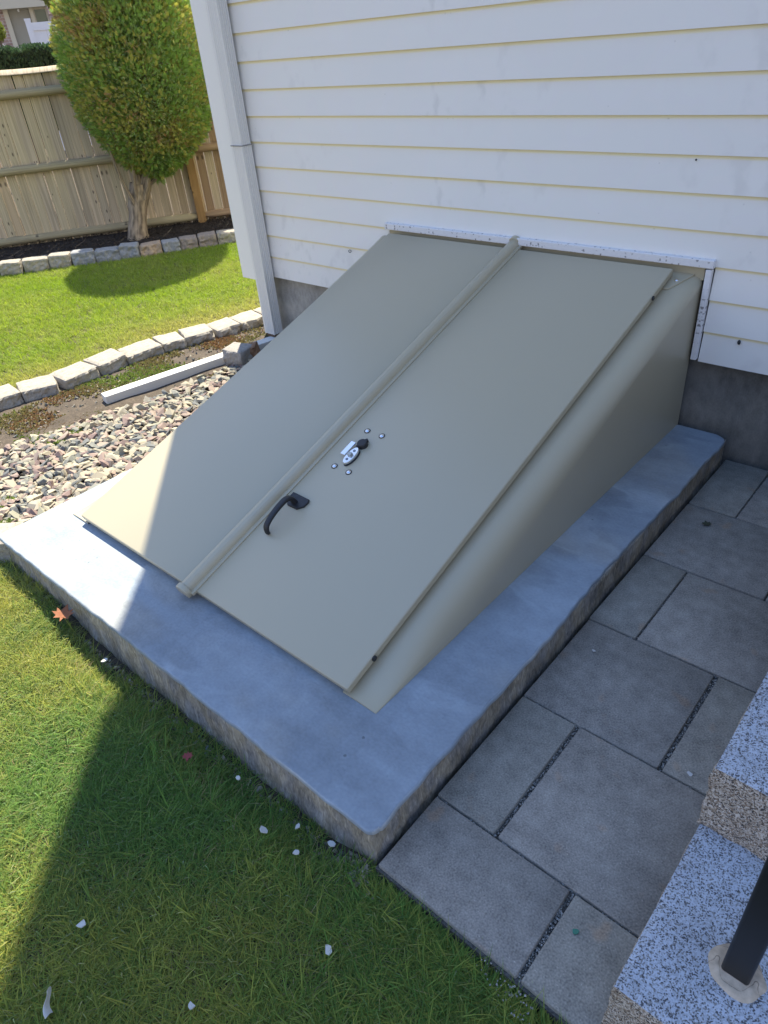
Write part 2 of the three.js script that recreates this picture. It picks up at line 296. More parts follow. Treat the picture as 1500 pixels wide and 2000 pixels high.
// ---------------------------------------------------------------- bulkhead doors
const bulk = thing('bulkhead_door', 'beige steel sloped bulkhead with two cellar door leaves against the white wall', 'bulkhead door');
{
  const O = new THREE.Vector3(0, BH, BZ), S = new THREE.Vector3(0, B0 - BH, BL - BZ), SL = S.length(); S.normalize();
  const N = new THREE.Vector3(1, 0, 0); N.crossVectors(S, N.set(1, 0, 0)); if (N.y < 0) N.negate();
  const X = new THREE.Vector3(1, 0, 0), TM = new THREE.Matrix4().makeBasis(X, N, S).setPosition(O); // local: x across, y off the door, z down the slope
  const pl = (z) => BH - (z - BZ) * (BH - B0) / (BL - BZ);
  const peel = tex(512, 512, (u, v) => 0.5 + 0.35 * fbm(u * 60, v * 60, 2, 2), false);
  const M_steel = pmat({ color: col(0.445, 0.395, 0.27), roughness: 0.40, clearcoat: 0.5, clearcoatRoughness: 0.42, bumpMap: peel, bumpScale: 0.00006 });
  const M_black = mat({ color: col(0.018, 0.018, 0.02), roughness: 0.48 });
  const M_chrome = mat({ color: col(0.78, 0.79, 0.8), roughness: 0.2, metalness: 1 });
  const place = (g) => g.applyMatrix4(TM);
  const T = 0.026;
  const leafGeo = (w) => {
    const g = new RoundedBoxGeometry(w, T, SL, 3, 0.006); return boxUV(toCreasedNormals(g, 0.5), 0.5);
  };
  const leafL = mesh('door_leaf', place(leafGeo(0.699).translate(0.3495, -T / 2, SL / 2)), M_steel, bulk);
  const leafR = mesh('door_leaf', place(leafGeo(0.699).translate(1.0505, -T / 2, SL / 2)), M_steel, bulk);
  // seam cover: half round bar with a flat flange on the right
  const ps = new THREE.Shape(); ps.moveTo(-0.029, -0.004); ps.lineTo(-0.029, 0.002); ps.bezierCurveTo(-0.024, 0.018, -0.013, 0.027, 0.0, 0.027); ps.bezierCurveTo(0.012, 0.027, 0.020, 0.018, 0.0225, 0.003); ps.lineTo(0.036, 0.0025); ps.lineTo(0.036, -0.004); ps.closePath();
  const seam = new THREE.ExtrudeGeometry(ps, { depth: SL + 0.052, bevelEnabled: true, bevelSize: 0.0015, bevelThickness: 0.0015, bevelSegments: 2, curveSegments: 14 }).translate(0.70, 0, -0.038);
  const sc = mesh('seam_cover', place(toCreasedNormals(seam, 0.6)), M_steel, bulk);
  const capS = new THREE.Shape(); capS.absellipse(-0.002, 0.002, 0.0275, 0.0275, -0.35, Math.PI + 0.35, false);
  for (const [z, d, k] of [[SL + 0.013, 0.012, 1], [-0.040, 0.014, 1.04]]) mesh('end_cap', place(new THREE.ExtrudeGeometry(capS, { depth: d, bevelEnabled: true, bevelSize: 0.003, bevelThickness: 0.004, bevelSegments: 3, curveSegments: 20 }).scale(k, k, 1).translate(0.70, 0, z)), M_steel, sc);
  // side panels: rounded shoulder, then an upright face down to the pad
  const side = (sgn) => {
    const zz = (u) => 0.001 + (BL - 0.008) * u, topY = (z) => Math.max(0.006, pl(z) - 0.040);
    const prof = (z) => { const w = Math.pow(clamp(z / 1.5), 0.7), yt = topY(z), xo = 1.500 - 0.008 * w, x1 = 1.458 - 0.050 * w, ry = Math.max(0.005, Math.min(0.03 + 0.075 * w, yt - 0.002)), out = []; out.push([1.375, yt]); out.push([x1, yt]); for (let i = 1; i <= 14; i++) { const a = i / 14 * Math.PI / 2; out.push([x1 + (xo - x1) * Math.sin(a), yt - ry * (1 - Math.cos(a))]); } for (let i = 1; i <= 8; i++) out.push([xo + 0.001 * i / 8, (yt - ry) * (1 - i / 8) + 0.0005]); return out; };
    const P = 24, g = grid(60, P - 1, (u, v) => { const z = zz(u), q = prof(z)[Math.round(v * (P - 1))]; const x = sgn > 0 ? q[0] : 2 * 0.70 - q[0]; return [x, q[1], z, z / 0.5, (q[0] + q[1]) / 0.5]; });
    mesh('side_panel', g, M_steel, bulk);
    mesh('front_closure', grid(1, P - 1, (u, v) => { const q = prof(zz(1))[Math.round(v * (P - 1))]; const x = sgn > 0 ? q[0] : 1.4 - q[0]; return [x, u ? q[1] : 0.0005, zz(1)]; }), M_steel, bulk);
  };
  side(1); side(-1);
  // header against the wall, sill under the front lip
  mesh('header', place(rbox(1.50, 0.006, 0.11, 0.002).translate(0.70, -T - 0.0165, 0.0)), M_steel, bulk);
  mesh('header_flange', rbox(1.530, 0.055, 0.012, 0.002).translate(0.737, 0.622, -0.004), M_steel, bulk);
  mesh('sill', rbox(1.38, 0.014, 0.05, 0.002).translate(0.70, 0.0085, BL - 0.05), M_steel, bulk);
  // corner bracket with its screw
  const br = new THREE.Shape([[1.385, -0.035], [1.462, -0.035], [1.468, -0.028], [1.418, 0.072], [1.408, 0.080], [1.385, 0.080]].map(([x, z]) => new THREE.Vector2(x, -z)));
  const bracket = mesh('bracket', place(new THREE.ExtrudeGeometry(br, { depth: 0.003, bevelEnabled: true, bevelSize: 0.001, bevelThickness: 0.001, bevelSegments: 2 }).rotateX(-Math.PI / 2).translate(0, -0.0365, 0)), M_steel, bulk);
  mesh('screw', place(new THREE.SphereGeometry(1, 14, 8).scale(0.0075, 0.004, 0.0075).translate(1.422, -0.0325, 0.022)), M_chrome, bracket);
  // rubber plugs in the right edge
  for (const s of [0.172, 1.842]) mesh('rubber_plug', place(new THREE.CylinderGeometry(0.0085, 0.0085, 0.006, 18).rotateZ(Math.PI / 2).translate(1.401, -0.012, s)), M_black, leafR);
  // carriage bolts with dark washers
  for (const [x, s] of [[0.810, 1.151], [0.879, 1.151], [0.809, 1.3365], [0.8785, 1.338]]) {
    const b = mesh('bolt', place(new THREE.SphereGeometry(1, 18, 10, 0, Math.PI * 2, 0, 1.57).scale(0.0088, 0.0042, 0.0088).translate(x, 0.001, s)), M_chrome, leafR);
    mesh('washer', place(new THREE.CylinderGeometry(0.0112, 0.0118, 0.002, 22).translate(x, 0.001, s)), M_black, b);
  }
  // keyhole cap
  const cap = mesh('lock_cap', place(mergeGeometries([new THREE.CylinderGeometry(0.0185, 0.0195, 0.014, 26), new THREE.CylinderGeometry(0.0165, 0.0185, 0.003, 26).translate(0, 0.0085, 0), new THREE.CylinderGeometry(0.006, 0.006, 0.010, 12).translate(0.006, 0.002, -0.019), new THREE.CylinderGeometry(0.0055, 0.0055, 0.010, 12).translate(-0.008, 0.001, 0.0175)]).translate(0.843, 0.007, 1.216)), M_black, leafR);
  // padlock staple: rounded flap and an oval chrome plate with two screws
  mesh('hasp_flap', place(rbox(0.022, 0.005, 0.066, 0.0024, 3).rotateZ(-0.05).translate(0.812, 0.014, 1.256)), M_chrome, leafR);
  const ov = new THREE.Shape(); ov.absellipse(0, 0, 0.0155, 0.0375, 0, Math.PI * 2);
  const es = mesh('lock_plate', place(new THREE.ExtrudeGeometry(ov, { depth: 0.006, bevelEnabled: true, bevelSize: 0.002, bevelThickness: 0.003, bevelSegments: 3, curveSegments: 26 }).rotateX(Math.PI / 2).translate(0.843, 0.0115, 1.279)), M_chrome, leafR);
  const oc = new THREE.Shape(); oc.absellipse(0, 0, 0.0185, 0.041, 0, Math.PI * 2);
  mesh('gasket', place(new THREE.ExtrudeGeometry(oc, { depth: 0.003, bevelEnabled: false, curveSegments: 26 }).rotateX(Math.PI / 2).translate(0.845, 0.0032, 1.280)), M_black, es);
  for (const dz of [-0.021, 0.021]) mesh('screw', place(new THREE.CylinderGeometry(0.0052, 0.0052, 0.002, 16).translate(0.843, 0.0148, 1.279 + dz)), mat({ color: col(0.2, 0.22, 0.24), metalness: 0.9, roughness: 0.35 }), es);
  mesh('staple', place(rbox(0.017, 0.010, 0.014, 0.002).translate(0.841, 0.018, 1.279)), mat({ color: col(0.42, 0.43, 0.40), metalness: 0.9, roughness: 0.35 }), es);
  // pull handle
  const hs = new THREE.Shape([[0.757, 1.497], [0.833, 1.499], [0.838, 1.507], [0.836, 1.528], [0.818, 1.546], [0.775, 1.546], [0.757, 1.53]].map(([x, s]) => new THREE.Vector2(x, -s)));
  const hg = new THREE.Group(); hg.name = 'handle'; bulk.add(hg); hg.userData.label = 'black pull handle';
  mesh('base_plate', place(new THREE.ExtrudeGeometry(hs, { depth: 0.004, bevelEnabled: true, bevelSize: 0.002, bevelThickness: 0.003, bevelSegments: 2 }).rotateX(-Math.PI / 2).translate(0, 0.001, 0)), M_black, hg);
  const path = [[0.792, 0.0, 1.528, 0.014], [0.791, 0.018, 1.529, 0.0125], [0.790, 0.034, 1.535, 0.012], [0.7905, 0.043, 1.550, 0.0115], [0.792, 0.046, 1.580, 0.0112], [0.794, 0.044, 1.615, 0.0108], [0.796, 0.038, 1.645, 0.0105], [0.797, 0.030, 1.661, 0.0105], [0.798, 0.016, 1.669, 0.010], [0.799, 0.003, 1.671, 0.0095]];
  const cv = new THREE.CatmullRomCurve3(path.map((q) => new THREE.Vector3(q[0], q[1], q[2])));
  const hb = grid(20, 48, (u, v) => { const t = v, c = cv.getPoint(t), tg = cv.getTangent(t), i = Math.min(path.length - 2, Math.floor(t * (path.length - 1))), f = t * (path.length - 1) - i, r = (path[i][3] * (1 - f) + path[i + 1][3] * f) * (v > 0.985 || v < 0.01 ? 0.7 : 1); const side_ = new THREE.Vector3(1, 0, 0), up = new THREE.Vector3().crossVectors(tg, side_).normalize(); const a = u * 6.2832, cx = Math.sign(Math.cos(a)) * Math.pow(Math.abs(Math.cos(a)), 0.6), cy = Math.sign(Math.sin(a)) * Math.pow(Math.abs(Math.sin(a)), 0.6); c.addScaledVector(side_, cx * r).addScaledVector(up, cy * r * 0.62); return [c.x, c.y, c.z]; });
  mesh('grip', place(hb), M_black, hg);
  const font = await new FontLoader().loadAsync('fonts/droid/droid_sans_bold.typeface.json');
  const tg = new TextGeometry('BILCO', { font, size: 0.0105, depth: 0.0008, curveSegments: 3 }); tg.computeBoundingBox(); tg.translate(-tg.boundingBox.max.x / 2, 0, 0);
  mesh('lettering', place(tg.rotateX(-Math.PI / 2).translate(0.797, 0.0076, 1.512)), mat({ color: col(0.03, 0.031, 0.034), roughness: 0.4 }), hg);
}

// ---------------------------------------------------------------- granite steps and railing
const granite = (seed, kinds) => { // grains: nearest of jittered points, each of one mineral
  const C = 280, q = rng(seed * 977), P = new Float32Array(C * C * 3); for (let i = 0; i < P.length; i++) P[i] = q();
  return tex(1024, 1024, (u, v) => {
    const wx = u * C + 0.5 * n3(u * 90, v * 90, 2), wy = v * C + 0.5 * n3(u * 90, v * 90, 7), cx = Math.floor(wx), cy = Math.floor(wy); let best = 9, r = 0;
    for (let j = -1; j <= 1; j++) for (let i = -1; i <= 1; i++) { const k = (((cy + j + C) % C) * C + ((cx + i + C) % C)) * 3, dx = cx + i + P[k] - wx, dy = cy + j + P[k + 1] - wy, d = dx * dx + dy * dy; if (d < best) { best = d; r = P[k + 2]; } }
    r = clamp(r + 0.22 * n3(u * 55, v * 55, 4 + seed)); const l = 1 + 0.35 * fbm(u * 6, v * 6, seed, 3); let t = 0; for (const k of kinds) { t += k[0]; if (r < t) return k[1].map((c) => c * l); } return kinds[kinds.length - 1][1];
  });
};
const granTop = granite(2, [[0.13, [0.085, 0.085, 0.09]], [0.17, [0.24, 0.235, 0.225]], [0.34, [0.40, 0.42, 0.45]], [0.36, [0.50, 0.53, 0.58]]]), granFace = granite(8, [[0.15, [0.08, 0.07, 0.06]], [0.25, [0.29, 0.22, 0.155]], [0.3, [0.46, 0.39, 0.31]], [0.30, [0.62, 0.56, 0.48]]]);
const M_gt = mat({ map: granTop, bumpMap: granTop, bumpScale: 0.0016, roughness: 0.7 }), M_gf = mat({ map: granFace, bumpMap: granFace, bumpScale: 0.004, roughness: 0.85 });
{
  const step = (x0, x1, z0, z1, y0, y1, label, seed) => {
    const t = thing('granite_step', label, 'step', [0, 0, 0], 'granite steps beside the patio');
    let g = new THREE.BoxGeometry(x1 - x0, y1 - y0, z1 - z0, 110, 16, 50).translate((x0 + x1) / 2, (y0 + y1) / 2, (z0 + z1) / 2);
    g = displace(g, (x, y, z) => {
      const w = sstep(y1 - 0.001, y1 - 0.03, y) * 0.9 + 0.1, kx = 0.010 * fbm(z * 9 + seed, y * 11, 1, 4) + 0.0035 * n3(z * 55, y * 55, seed), kz = 0.012 * fbm(x * 9 + seed, y * 11, 5, 4) + 0.0035 * n3(x * 55, y * 55, seed);
      const top = y > y1 - 1e-4 ? 0.0012 * n3(x * 18, z * 18, seed) - 0.004 * sstep(0.012, 0, Math.min(x - x0, z1 - z)) : 0;
      return [x < x0 + 1e-4 ? x0 + kx * w + 0.003 * (1 - w) : x, y + top, z > z1 - 1e-4 ? z1 + kz * w - 0.003 * (1 - w) : z];
    });
    const f = g.toNonIndexed(), p = f.attributes.position, tri = [[], []], a = new THREE.Vector3(), b = new THREE.Vector3(), c = new THREE.Vector3();
    for (let i = 0; i < p.count; i += 3) { a.fromBufferAttribute(p, i); b.fromBufferAttribute(p, i + 1); c.fromBufferAttribute(p, i + 2); const k = b.clone().sub(a).cross(c.clone().sub(a)).normalize().y > 0.8 ? 0 : 1; tri[k].push(a.x, a.y, a.z, b.x, b.y, b.z, c.x, c.y, c.z); }
    ['tread', 'rock_face'].forEach((n, k) => { const q = new THREE.BufferGeometry(); q.setAttribute('position', new THREE.Float32BufferAttribute(tri[k], 3)); q.computeVertexNormals(); mesh(n, boxUV(q, 0.62, seed * 0.31, seed * 0.17), k ? M_gf : M_gt, t); });
    return t;
  };
  step(2.248, 3.9, 1.30, 2.12, -0.16, 0.08, 'lowest speckled granite step holding the black railing post', 1);
  step(2.244, 3.9, 0.94, 1.74, 0.08, 0.26, 'second speckled granite step with tan split face above the railing post', 2);
  step(2.246, 3.9, 0.58, 1.36, 0.26, 0.44, 'third granite step below the landing by the house wall', 3);
  step(2.246, 3.9, 0.03, 1.00, 0.44, 0.62, 'granite landing slab against the house wall', 4);
  const rail = thing('hand_railing', 'black square metal railing post set in mortar on the lowest granite step', 'railing');
  const M_rail = mat({ color: col(0.012, 0.012, 0.013), roughness: 0.4 });
  mesh('post', rbox(0.046, 0.90, 0.046, 0.006, 3).translate(2.400, 0.085 + 0.45, 1.962), M_rail, rail);
  const a = new THREE.Vector3(2.40, 0.985, 2.02), b = new THREE.Vector3(2.40, 1.55, 0.72), d = b.clone().sub(a);
  mesh('handrail', rbox(0.05, 0.035, d.length(), 0.01, 3).applyQuaternion(new THREE.Quaternion().setFromUnitVectors(new THREE.Vector3(0, 0, 1), d.clone().normalize())).translate((a.x + b.x) / 2, (a.y + b.y) / 2, (a.z + b.z) / 2), M_rail, rail);
  mesh('post', rbox(0.046, 1.0, 0.046, 0.006, 3).translate(2.400, 0.62 + 0.44, 0.80), M_rail, rail);
  const mort = tex(256, 256, (u, v) => { const k = 0.85 + 0.5 * fbm(u * 8, v * 8, 3, 4), cr = Math.abs(n3(u * 4, v * 4, 12)) < 0.012 ? 0.55 : 1; return [0.62 * k * cr, 0.49 * k * cr, 0.35 * k * cr]; });
  const cg = grid(40, 10, (u, v) => { const A = u * 6.2832, r = (1 - v) * 0.047 * (1 + 0.16 * n3(Math.cos(A) * 1.3, Math.sin(A) * 1.3, 2)), x = 2.402 + r * Math.cos(A) * 1.0, z = 1.968 + r * Math.sin(A) * 0.92; return [x, 0.0792 + 0.011 * Math.sqrt(v) + 0.001 * n3(x * 60, z * 60), z, x / 0.12, z / 0.12]; });
  mesh('mortar_collar', cg, mat({ map: mort, bumpMap: mort, bumpScale: 0.002, roughness: 0.9 }), rail);
}
// ---------------------------------------------------------------- edging stones
const stoneTex = tex(512, 512, (u, v) => { const x = u * 14, y = v * 14, a = fbm(x, y, 1, 4), s = n3(x * 8, y * 8, 3), q = n3(x * 3.3, y * 3.3, 6); const k = (1 + 0.45 * a + 0.22 * s) * (q > 0.5 ? 0.7 : 1); return [k * 0.5, k * 0.5, k * 0.5]; });
const stoneMat = (r, g, b) => mat({ map: stoneTex, bumpMap: stoneTex, bumpScale: 0.006, roughness: 0.92, color: col(r * 2, g * 2, b * 2) });
const M_pale = stoneMat(0.34, 0.305, 0.25), M_greyS = stoneMat(0.27, 0.275, 0.28), M_tanS = stoneMat(0.40, 0.30, 0.21), M_brownS = stoneMat(0.27, 0.225, 0.19);
function blockGeo(seed, l, h, w, rough = 1) { // rough-cut block: flat top, broken sides
  const q = rng(seed * 131 + 7), sk = [q() - 0.5, q() - 0.5, q() - 0.5, q() - 0.5];
  let g = new THREE.BoxGeometry(1, 1, 1, 16, 8, 12);
  g = displace(g, (x, y, z) => {
    const ex = sstep(0.38, 0.5, Math.abs(x)), ey = sstep(0.34, 0.5, Math.abs(y)), ez = sstep(0.36, 0.5, Math.abs(z)), e = Math.max(ex * ey, ex * ez, ey * ez);
    const X = x * l * (1 + 0.10 * sk[0] * z * 2) * (1 - 0.05 * e), Z = z * w * (1 + 0.16 * sk[1] * x * 2) * (1 - 0.07 * e) + 0.05 * w * sk[2] * y, Y = y * h * (1 - 0.09 * e) + h * 0.16 * sk[3] * x;
    const a = fbm(X * 16 + seed, Y * 16, Z * 16, 3), b = n3(X * 45 + seed, Y * 45, Z * 45), top = y > 0.49 ? 0.35 : 1, k = rough * top;
    return [X + k * 0.016 * a, Y + k * (0.014 * fbm(X * 12, Z * 12, seed, 3) + 0.003 * b), Z + (k * 0.6 + 0.4) * (0.034 * a + 0.006 * b)];
  });
  const f = g.toNonIndexed(); f.computeVertexNormals(); return f;
}
function edgeStone(P, Q, wid, hgt, topY, m, seed) { // stone lying between two joints on its centre line
  const dx = Q[0] - P[0], dz = Q[1] - P[1], len = Math.hypot(dx, dz);
  const o = mesh('edging_stone', boxUV(blockGeo(seed, len * 0.965, hgt, wid), 0.5, seed, seed), m);
  o.position.set((P[0] + Q[0]) / 2, topY - hgt / 2, (P[1] + Q[1]) / 2); o.rotation.y = -Math.atan2(dz, dx); return o;
}
{
  const J = [[-1.79, 1.60], [-1.757, 1.378], [-1.688, 1.171], [-1.697, 0.942], [-1.693, 0.736], [-1.650, 0.497], [-1.611, 0.337], [-1.543, 0.152], [-1.505, -0.021], [-1.466, -0.20], [-1.43, -0.40]];
  for (let i = 0; i + 1 < J.length; i++) tag(edgeStone(J[i], J[i + 1], 0.19 + 0.02 * R(), 0.12, -0.066 + rr(-0.008, 0.006), M_pale, 40 + i), 'pale rough-hewn edging stone between the sunlit lawn and weedy soil strip', 'edging stone', 'edging stones along the weedy strip');
  const F = [[-4.584, 0.233], [-4.462, 0.073], [-4.353, -0.136], [-4.217, -0.288], [-4.11, -0.463], [-3.981, -0.649], [-3.867, -0.793], [-3.75, -0.957], [-3.67, -1.105], [-3.58, -1.25], [-3.48, -1.40], [-3.36, -1.58]];
  const kinds = [[M_pale, 'pale sunlit edging stone in front of the dark mulch bed', 'pale edging stones by the mulch'], [M_greyS, 'blue-grey edging stone in front of the dark mulch bed', 'grey edging stones by the mulch'], [M_tanS, 'tan edging stone in front of the mulch at the tree', null], [M_brownS, 'brownish edging stone in front of the mulch and fence post', 'brownish edging stones by the mulch']];
  const labels = { 2: 'pale edging stone by the mulch that touches a blue-grey one', 3: 'blue-grey edging stone by the mulch that touches a pale one', 4: 'blue-grey edging stone by the mulch between two other blue-grey ones', 5: 'blue-grey edging stone by the mulch between a blue-grey and the tan one', 7: 'blue-grey edging stone by the mulch between the tan and a brownish one', 8: 'brownish edging stone by the mulch that touches a blue-grey one', 9: 'brownish edging stone by the mulch that touches the buff end stone', 10: 'long buff edging stone in front of the mulch beside the house corner' };
  const which = [0, 0, 0, 1, 1, 1, 2, 1, 3, 3, 0];
  F.slice(0, -1).forEach((P, i) => {
    const Q = F[i + 1], o = [-0.068, -0.046], k = kinds[which[i]];
    tag(edgeStone([P[0] + o[0], P[1] + o[1]], [Q[0] + o[0], Q[1] + o[1]], 0.15, 0.13, -0.012 + rr(-0.01, 0.01), k[0], 70 + i), labels[i] || k[1], 'edging stone', labels[i] ? 'edging stones by the mulch' : k[2]);
  });
  tag(edgeStone([-0.33, 2.05], [-0.235, 2.17], 0.12, 0.12, -0.035, M_pale, 99), 'small pale stone wedged against the corner of the concrete pad', 'stone');
}

// ---------------------------------------------------------------- gravel bed, weedy strip, white timber and rock
const hull = (seed, n, sy) => { const q = rng(seed), pts = []; for (let i = 0; i < n; i++) { const v = new THREE.Vector3(q() * 2 - 1, q() * 2 - 1, q() * 2 - 1).normalize(); pts.push(v.multiply(new THREE.Vector3(1.15 + 0.3 * q(), sy, 0.85))); } return new ConvexGeometry(pts); };
const beamX = (z) => -1.21 + (1.10 - z) * 0.205;    // line of the timber's left edge
{
  const inBed = (x, z) => x < PADL - 0.012 && z > 0.03 && z < 2.14 && x > (z < 1.1 ? beamX(z) + 0.13 + 0.10 * sstep(0.3, 1.1, z) : -1.0 - 0.16 * (z - 1.1) + 0.22 * sstep(1.7, 2.15, z) + 0.05 * n3(z * 6, 9));
  const bed = struct('gravel_bed', boxUV(grid(30, 50, (u, v) => { const z = 0.0 + 2.14 * v, x0 = -1.22 + 0.06 * n3(z * 3, 2), x = x0 + (PADL + 0.01 - x0) * u; return [x, groundY(x, z) + 0.012 + 0.006 * n3(x * 5, z * 5), z]; }), 1.1), mat({ map: soilTex, roughness: 0.95, bumpMap: soilTex, bumpScale: 0.006 }), 'bed of mixed crushed stone beside the concrete pad');
  const geos = [...Array(14)].map((_, i) => hull(500 + i, 11 + (i % 4), 0.38 + 0.15 * (i % 3)));
  const tones = [[0.33, 0.29, 0.21], [0.36, 0.32, 0.235], [0.27, 0.26, 0.195], [0.19, 0.19, 0.165], [0.27, 0.20, 0.165], [0.31, 0.24, 0.19], [0.36, 0.31, 0.22], [0.14, 0.145, 0.14], [0.31, 0.28, 0.215], [0.22, 0.155, 0.135]];
  const mats = tones.map((t) => stoneMat(...t));
  const spots = [];
  for (let i = 0; i < 11000 && spots.length < 2700; i++) { const x = rr(-1.25, PADL), z = rr(0.02, 2.14); if (!inBed(x, z)) continue; if (spots.some((s) => (s[0] - x) ** 2 + (s[1] - z) ** 2 < (0.62 * s[2]) ** 2)) continue; spots.push([x, z, rr(0.015, 0.030) * (R() < 0.12 ? 1.35 : 1)]); }
  const cam = camera.position; const vis = (s) => s[2] / Math.hypot(s[0] - cam.x, s[1] - cam.z) * (s[0] < PADL - 0.03 - 0.35 * clamp(1.6 - s[1], 0, 1) ? 1 : 0.3);
  spots.sort((a, b) => vis(b) - vis(a));
  const M = new THREE.Matrix4(), q = new THREE.Quaternion(), place = (s) => { q.setFromEuler(new THREE.Euler(rr(-0.5, 0.5), R() * 6.28, rr(-0.5, 0.5))); return M.compose(new THREE.Vector3(s[0], groundY(s[0], s[1]) + 0.018 + rr(0, 0.016), s[1]), q, new THREE.Vector3(s[2], s[2], s[2])); };
  spots.slice(0, 300).forEach((s, i) => { const o = mesh('stone', geos[i % 14], mats[Math.floor(R() * 10)], bed); place(s).decompose(o.position, o.quaternion, o.scale); });
  const rest = spots.slice(300), per = [...Array(7)].map(() => []); rest.forEach((s, i) => per[i % 7].push(s));
  const merged = [];
  rest.forEach((s, i) => { const g = geos[i % 14].clone().applyMatrix4(place(s)), t = tones[Math.floor(R() * 10)], k = rr(0.85, 1.12), c = new Float32Array(g.attributes.position.count * 3); for (let j = 0; j < c.length; j += 3) { c[j] = t[0] * k * 2; c[j + 1] = t[1] * k * 2; c[j + 2] = t[2] * k * 2; } g.setAttribute('color', new THREE.BufferAttribute(c, 3)); merged.push(boxUV(g, 0.3)); });
  const gm = mesh('gravel', mergeGeometries(merged), mat({ vertexColors: true, map: stoneTex, bumpMap: stoneTex, bumpScale: 0.003, roughness: 0.92 }), bed); gm.userData.kind = 'stuff';

  // small grit scattered over the soil strip and along the pad
  const grit = []; const pg = hull(77, 10, 0.7);
  for (let i = 0; i < 2600; i++) { const z = rr(-0.3, 2.1), x = rr(-1.75, -0.85); if (x < stoneX(z) + 0.14 || inBed(x, z)) continue; grit.push([x, z, Math.pow(R(), 2.5) * 0.010 + 0.002]); }
  for (let i = 0; i < 420; i++) grit.push([rr(0.4, 1.7), PADZ + 0.02 + Math.abs(rr(-1, 1) * rr(0, 0.05)), Math.pow(R(), 2) * 0.009 + 0.0025]);
  for (let i = 0; i < 160; i++) grit.push([rr(1.6, 1.85), rr(2.15, 2.21), Math.pow(R(), 2) * 0.008 + 0.002]);
  const gi = shade(new THREE.InstancedMesh(pg, mat({ roughness: 0.92 }), grit.length)); gi.name = 'loose_grit'; gi.userData = { kind: 'stuff', label: 'loose pale stone chips on the soil beside the pad', category: 'grit' }; scene.add(gi);
  grit.forEach((s, i) => { q.setFromEuler(new THREE.Euler(R() * 6, R() * 6, R() * 6)); gi.setMatrixAt(i, M.compose(new THREE.Vector3(s[0], groundY(s[0], s[1]) + s[2] * 0.4, s[1]), q, new THREE.Vector3(s[2], s[2], s[2]))); const t = tones[Math.floor(R() * 10)], k = rr(0.7, 1.25); gi.setColorAt(i, col(t[0] * k, t[1] * k, t[2] * k)); });

  // low weeds and moss: tiny leaf rosettes
  const leaf = []; for (let i = 0; i < 9; i++) { const g = new THREE.PlaneGeometry(0.5, 1, 1, 2).translate(0, 0.5, 0), p = g.attributes.position; for (let k = 0; k < p.count; k++) { const y = p.getY(k); p.setX(k, p.getX(k) * (y < 0.1 ? 0.25 : y > 0.9 ? 0.35 : 1)); p.setZ(k, -0.25 * y * y); } leaf.push(g.rotateX(rr(0.35, 1.35)).rotateY(i * 2.4 + rr(-0.3, 0.3)).scale(1, 1, 1)); }
  const rosette = mergeGeometries(leaf); rosette.computeVertexNormals();
  const weeds = []; const patch = (x, z) => fbm(x * 3.2 + 3, z * 3.2, 5, 3);
  for (let i = 0; i < 40000 && weeds.length < 11000; i++) { const z = rr(-0.35, 2.14), x = rr(-1.8, -0.5); if (x < stoneX(z) + 0.11) continue; const bedk = inBed(x, z) ? 0.30 : 0.0; if (patch(x, z) < bedk - 0.02 + rr(-0.14, 0.14)) continue; if (x > beamX(z) - 0.02 && x < beamX(z) + 0.12 && z < 1.13) continue; const t = n3(x * 2.4, z * 2.4, 20) + rr(-0.25, 0.25); weeds.push([x, z, rr(0.005, 0.014), t]); }
  const clump = (cx, cz, r, n, t) => { for (let i = 0; i < n; i++) { const a = R() * 6.28, d = r * Math.sqrt(R()); weeds.push([cx + Math.cos(a) * d, cz + Math.sin(a) * d, rr(0.010, 0.019), t]); } };
  clump(-1.02, 1.50, 0.10, 190, 0.5); clump(-1.12, 1.62, 0.09, 90, 0.4); clump(-0.42, 2.06, 0.06, 80, 0.5); clump(-0.62, 1.98, 0.05, 50, 0.45); clump(-1.18, 0.28, 0.03, 30, 0.5); clump(-0.95, 0.62, 0.04, 40, 0.1); clump(-1.28, 1.85, 0.12, 120, 0.45);
  const wi = shade(new THREE.InstancedMesh(rosette, pmat({ roughness: 1.0, transmission: 0.3, thickness: 0 }), weeds.length)); wi.name = 'ground_weeds'; wi.userData = { kind: 'stuff', label: 'low green and rusty weeds creeping over the soil strip', category: 'weeds' }; scene.add(wi);
  weeds.forEach((s, i) => { q.setFromEuler(new THREE.Euler(rr(-0.3, 0.3), R() * 6.28, rr(-0.3, 0.3))); wi.setMatrixAt(i, M.compose(new THREE.Vector3(s[0], groundY(s[0], s[1]) + (inBed(s[0], s[1]) ? 0.02 : 0.001), s[1]), q, new THREE.Vector3(s[2], s[2], s[2]))); const k = rr(0.8, 1.25); wi.setColorAt(i, s[3] > 0.22 ? col(0.20 * k, 0.27 * k, 0.04 * k) : s[3] > -0.24 ? col(0.24 * k, 0.205 * k, 0.07 * k) : col(0.26 * k, 0.15 * k, 0.06 * k)); });

  // white timber and the rock holding it
  let tb = rbox(0.072, 0.055, 1.13, 0.004, 2); tb = boxUV(tb, 2.0);
  const timber = mesh('white_timber', tb, mat({ color: col(0.66, 0.64, 0.58), bumpMap: grainBump, bumpScale: 0.001, roughness: 0.7 })); timber.position.set(-1.09, -0.097, 0.59); timber.rotation.set(0.012, -0.203, 0); tag(timber, 'long white painted timber lying between the gravel and weedy soil', 'timber');
  const rk = thing('rock', 'blocky grey and brown rock resting on the gravel by the white timber', 'rock', [-0.945, -0.066, 0.385]);
  mesh('body', boxUV(blockGeo(207, 0.15, 0.115, 0.14, 0.8), 0.4), stoneMat(0.30, 0.275, 0.245), rk);
